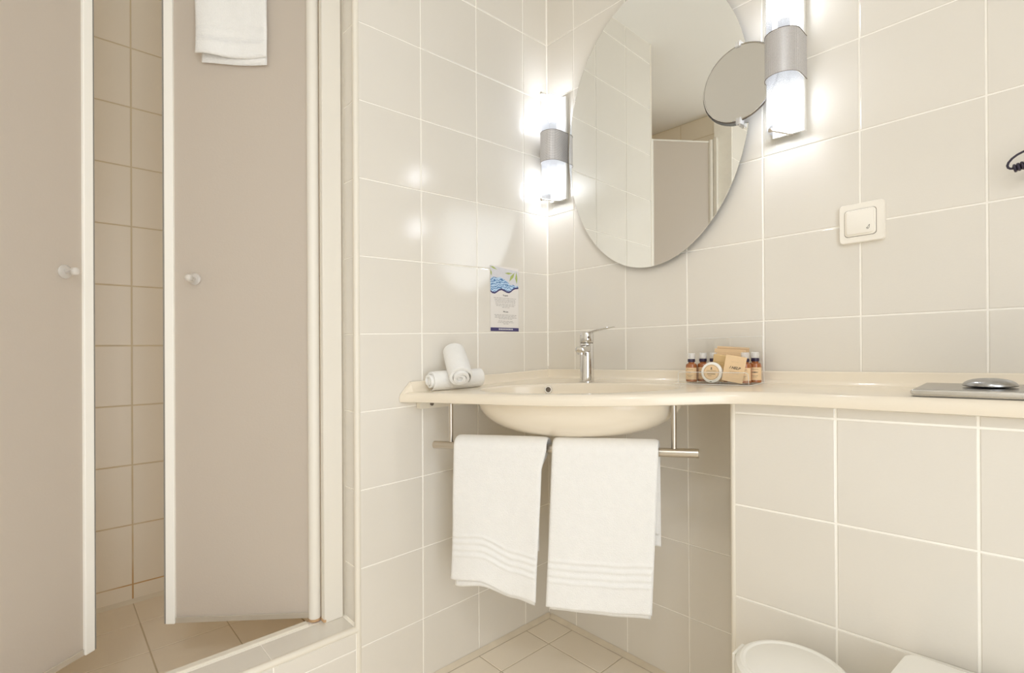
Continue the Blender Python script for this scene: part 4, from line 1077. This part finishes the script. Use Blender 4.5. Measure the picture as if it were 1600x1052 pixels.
# ------------------------------------------------------------------ toilet on the boxing, pedal bin beside it
tcx = 1.205
t = thing('toilet', 'white toilet with flat closed lid against the tiled boxing, at the bottom edge', 'toilet', (tcx, -0.45, 0.0))
def seat_outline(w0, w1, y0, y1, n_=26):
    """square back at y0 (near the wall), round front at y1"""
    p = []
    rc = 0.022
    for i in range(7): a = PI/2*i/6; p.append((w0/2-rc+rc*math.sin(a), y0-rc+rc*math.cos(a)))
    ym = y0-(y0-y1)*0.45
    for i in range(n_+1):
        a = -PI*i/n_
        p.append((w1/2*math.cos(a), ym+(ym-y1)*math.sin(a)))
    for i in range(7): a = PI/2*i/6; p.append((-(w0/2-rc+rc*math.cos(a)), y0-rc+rc*math.sin(a)))
    return p
def slab(nm, prof, z0, z1, mat, par, bev=0.004, shrink=1.0):
    bm = bmesh.new(); cyv = sum(p[1] for p in prof)/len(prof)
    lv = []
    for sc, z in ((0.97, z0), (1.0, z0+bev*0.5), (1.0, z1-bev), (0.985, z1-bev*0.25), (0.95, z1)):
        lv.append([bm.verts.new((tcx+x*sc, cyv+(y-cyv)*sc, z)) for x, y in prof])
    for a, b2 in zip(lv, lv[1:]):
        for k in range(len(a)): bm.faces.new((a[k], a[(k+1) % len(a)], b2[(k+1) % len(a)], b2[k]))
    bm.faces.new(lv[0]); bm.faces.new(lv[-1]); bmesh.ops.recalc_face_normals(bm, faces=bm.faces)
    return obj(nm, bm, mat, par, smooth=40)
so = seat_outline(0.345, 0.375, -0.222, -0.655)
slab('lid', so, 0.404, 0.422, white_m, t, 0.008)
slab('seat', [(x*0.99, y) for x, y in so], 0.386, 0.4025, white_m, t)
bm = bmesh.new(); lv = []
for z, s, ys in ((0.0, 0.55, 0.62), (0.02, 0.58, 0.64), (0.18, 0.62, 0.66), (0.28, 0.82, 0.86), (0.35, 0.96, 0.97), (0.384, 0.98, 0.98)):
    lv.append([bm.verts.new((tcx+x*s, -0.192+(y+0.192)*ys, z)) for x, y in so])
for a, b2 in zip(lv, lv[1:]):
    for k in range(len(a)): bm.faces.new((a[k], a[(k+1) % len(a)], b2[(k+1) % len(a)], b2[k]))
bm.faces.new(lv[0]); bm.faces.new(lv[-1]); bmesh.ops.recalc_face_normals(bm, faces=bm.faces); obj('pan', bm, porcelain_m, t, smooth=50)
t = thing('pedal_bin', 'round white pedal bin with domed lid standing by the boxing, cut by bottom edge', 'bin', (0.888, -0.318, 0.0))
bm = bmesh.new(); lathe(bm, [(0, 0.004), (0.080, 0.004), (0.083, 0.010), (0.088, 0.335), (0.0, 0.335)], 56, None, cap=False); obj('body', bm, white_m, t, world=False, smooth=40)
bm = bmesh.new(); lathe(bm, [(0, 0), (0.086, 0), (0.088, 0.006), (0.084, 0.012), (0, 0.012)], 48, None, cap=False); obj('foot_ring', bm, black_m, t, world=False, smooth=40)
bm = bmesh.new(); lathe(bm, [(0.086, 0.333), (0.0925, 0.334), (0.0945, 0.340), (0.0945, 0.352), (0.092, 0.360), (0.085, 0.3655), (0.080, 0.3660), (0.076, 0.3640), (0.06, 0.3675), (0.03, 0.3705), (0, 0.3715)], 64, None, cap=False)
lid = obj('lid', bm, white_m, t, world=False, smooth=30)
obj('hinge', B(-0.098, -0.0925, -0.022, 0.022, 0.31, 0.358, bev=0.001), white_m, t, world=False)
bm = bmesh.new(); box(bm, -0.018, 0.018, -0.115, -0.07, 0.012, 0.020, bev=0.002); obj('pedal', bm, black_m, t, world=False)

# ------------------------------------------------------------------ added ceiling lamp, unseen, brightens the room (above and behind the camera)
t = thing('added_fill_lamp', 'added round white fill lamp on the bathroom ceiling, out of view', 'lamp', (1.55, -1.90, H))
bm = bmesh.new(); lathe(bm, [(0, 0), (0.17, 0), (0.17, -0.02), (0.165, -0.03), (0.15, -0.03), (0, -0.03)], 40, None, cap=False); obj('base', bm, white_m, t, world=False, smooth=40)
ld_ = bpy.data.lights.new('added_fill_light', 'AREA'); ld_.shape = 'DISK'; ld_.size = 0.34; ld_.energy = CEIL_FILL; ld_.color = (0.93, 0.96, 1.02)
lo = bpy.data.objects.new('fill_disc', ld_); COL.objects.link(lo); lo.parent = t; lo.location = (0, 0, -0.034)
S.cycles.max_bounces = 12; S.cycles.diffuse_bounces = 10; S.cycles.glossy_bounces = 5; S.cycles.transmission_bounces = 8; S.cycles.transparent_max_bounces = 8
S.cycles.sample_clamp_indirect = 6.0
S.cycles.caustics_reflective = False; S.cycles.caustics_refractive = False
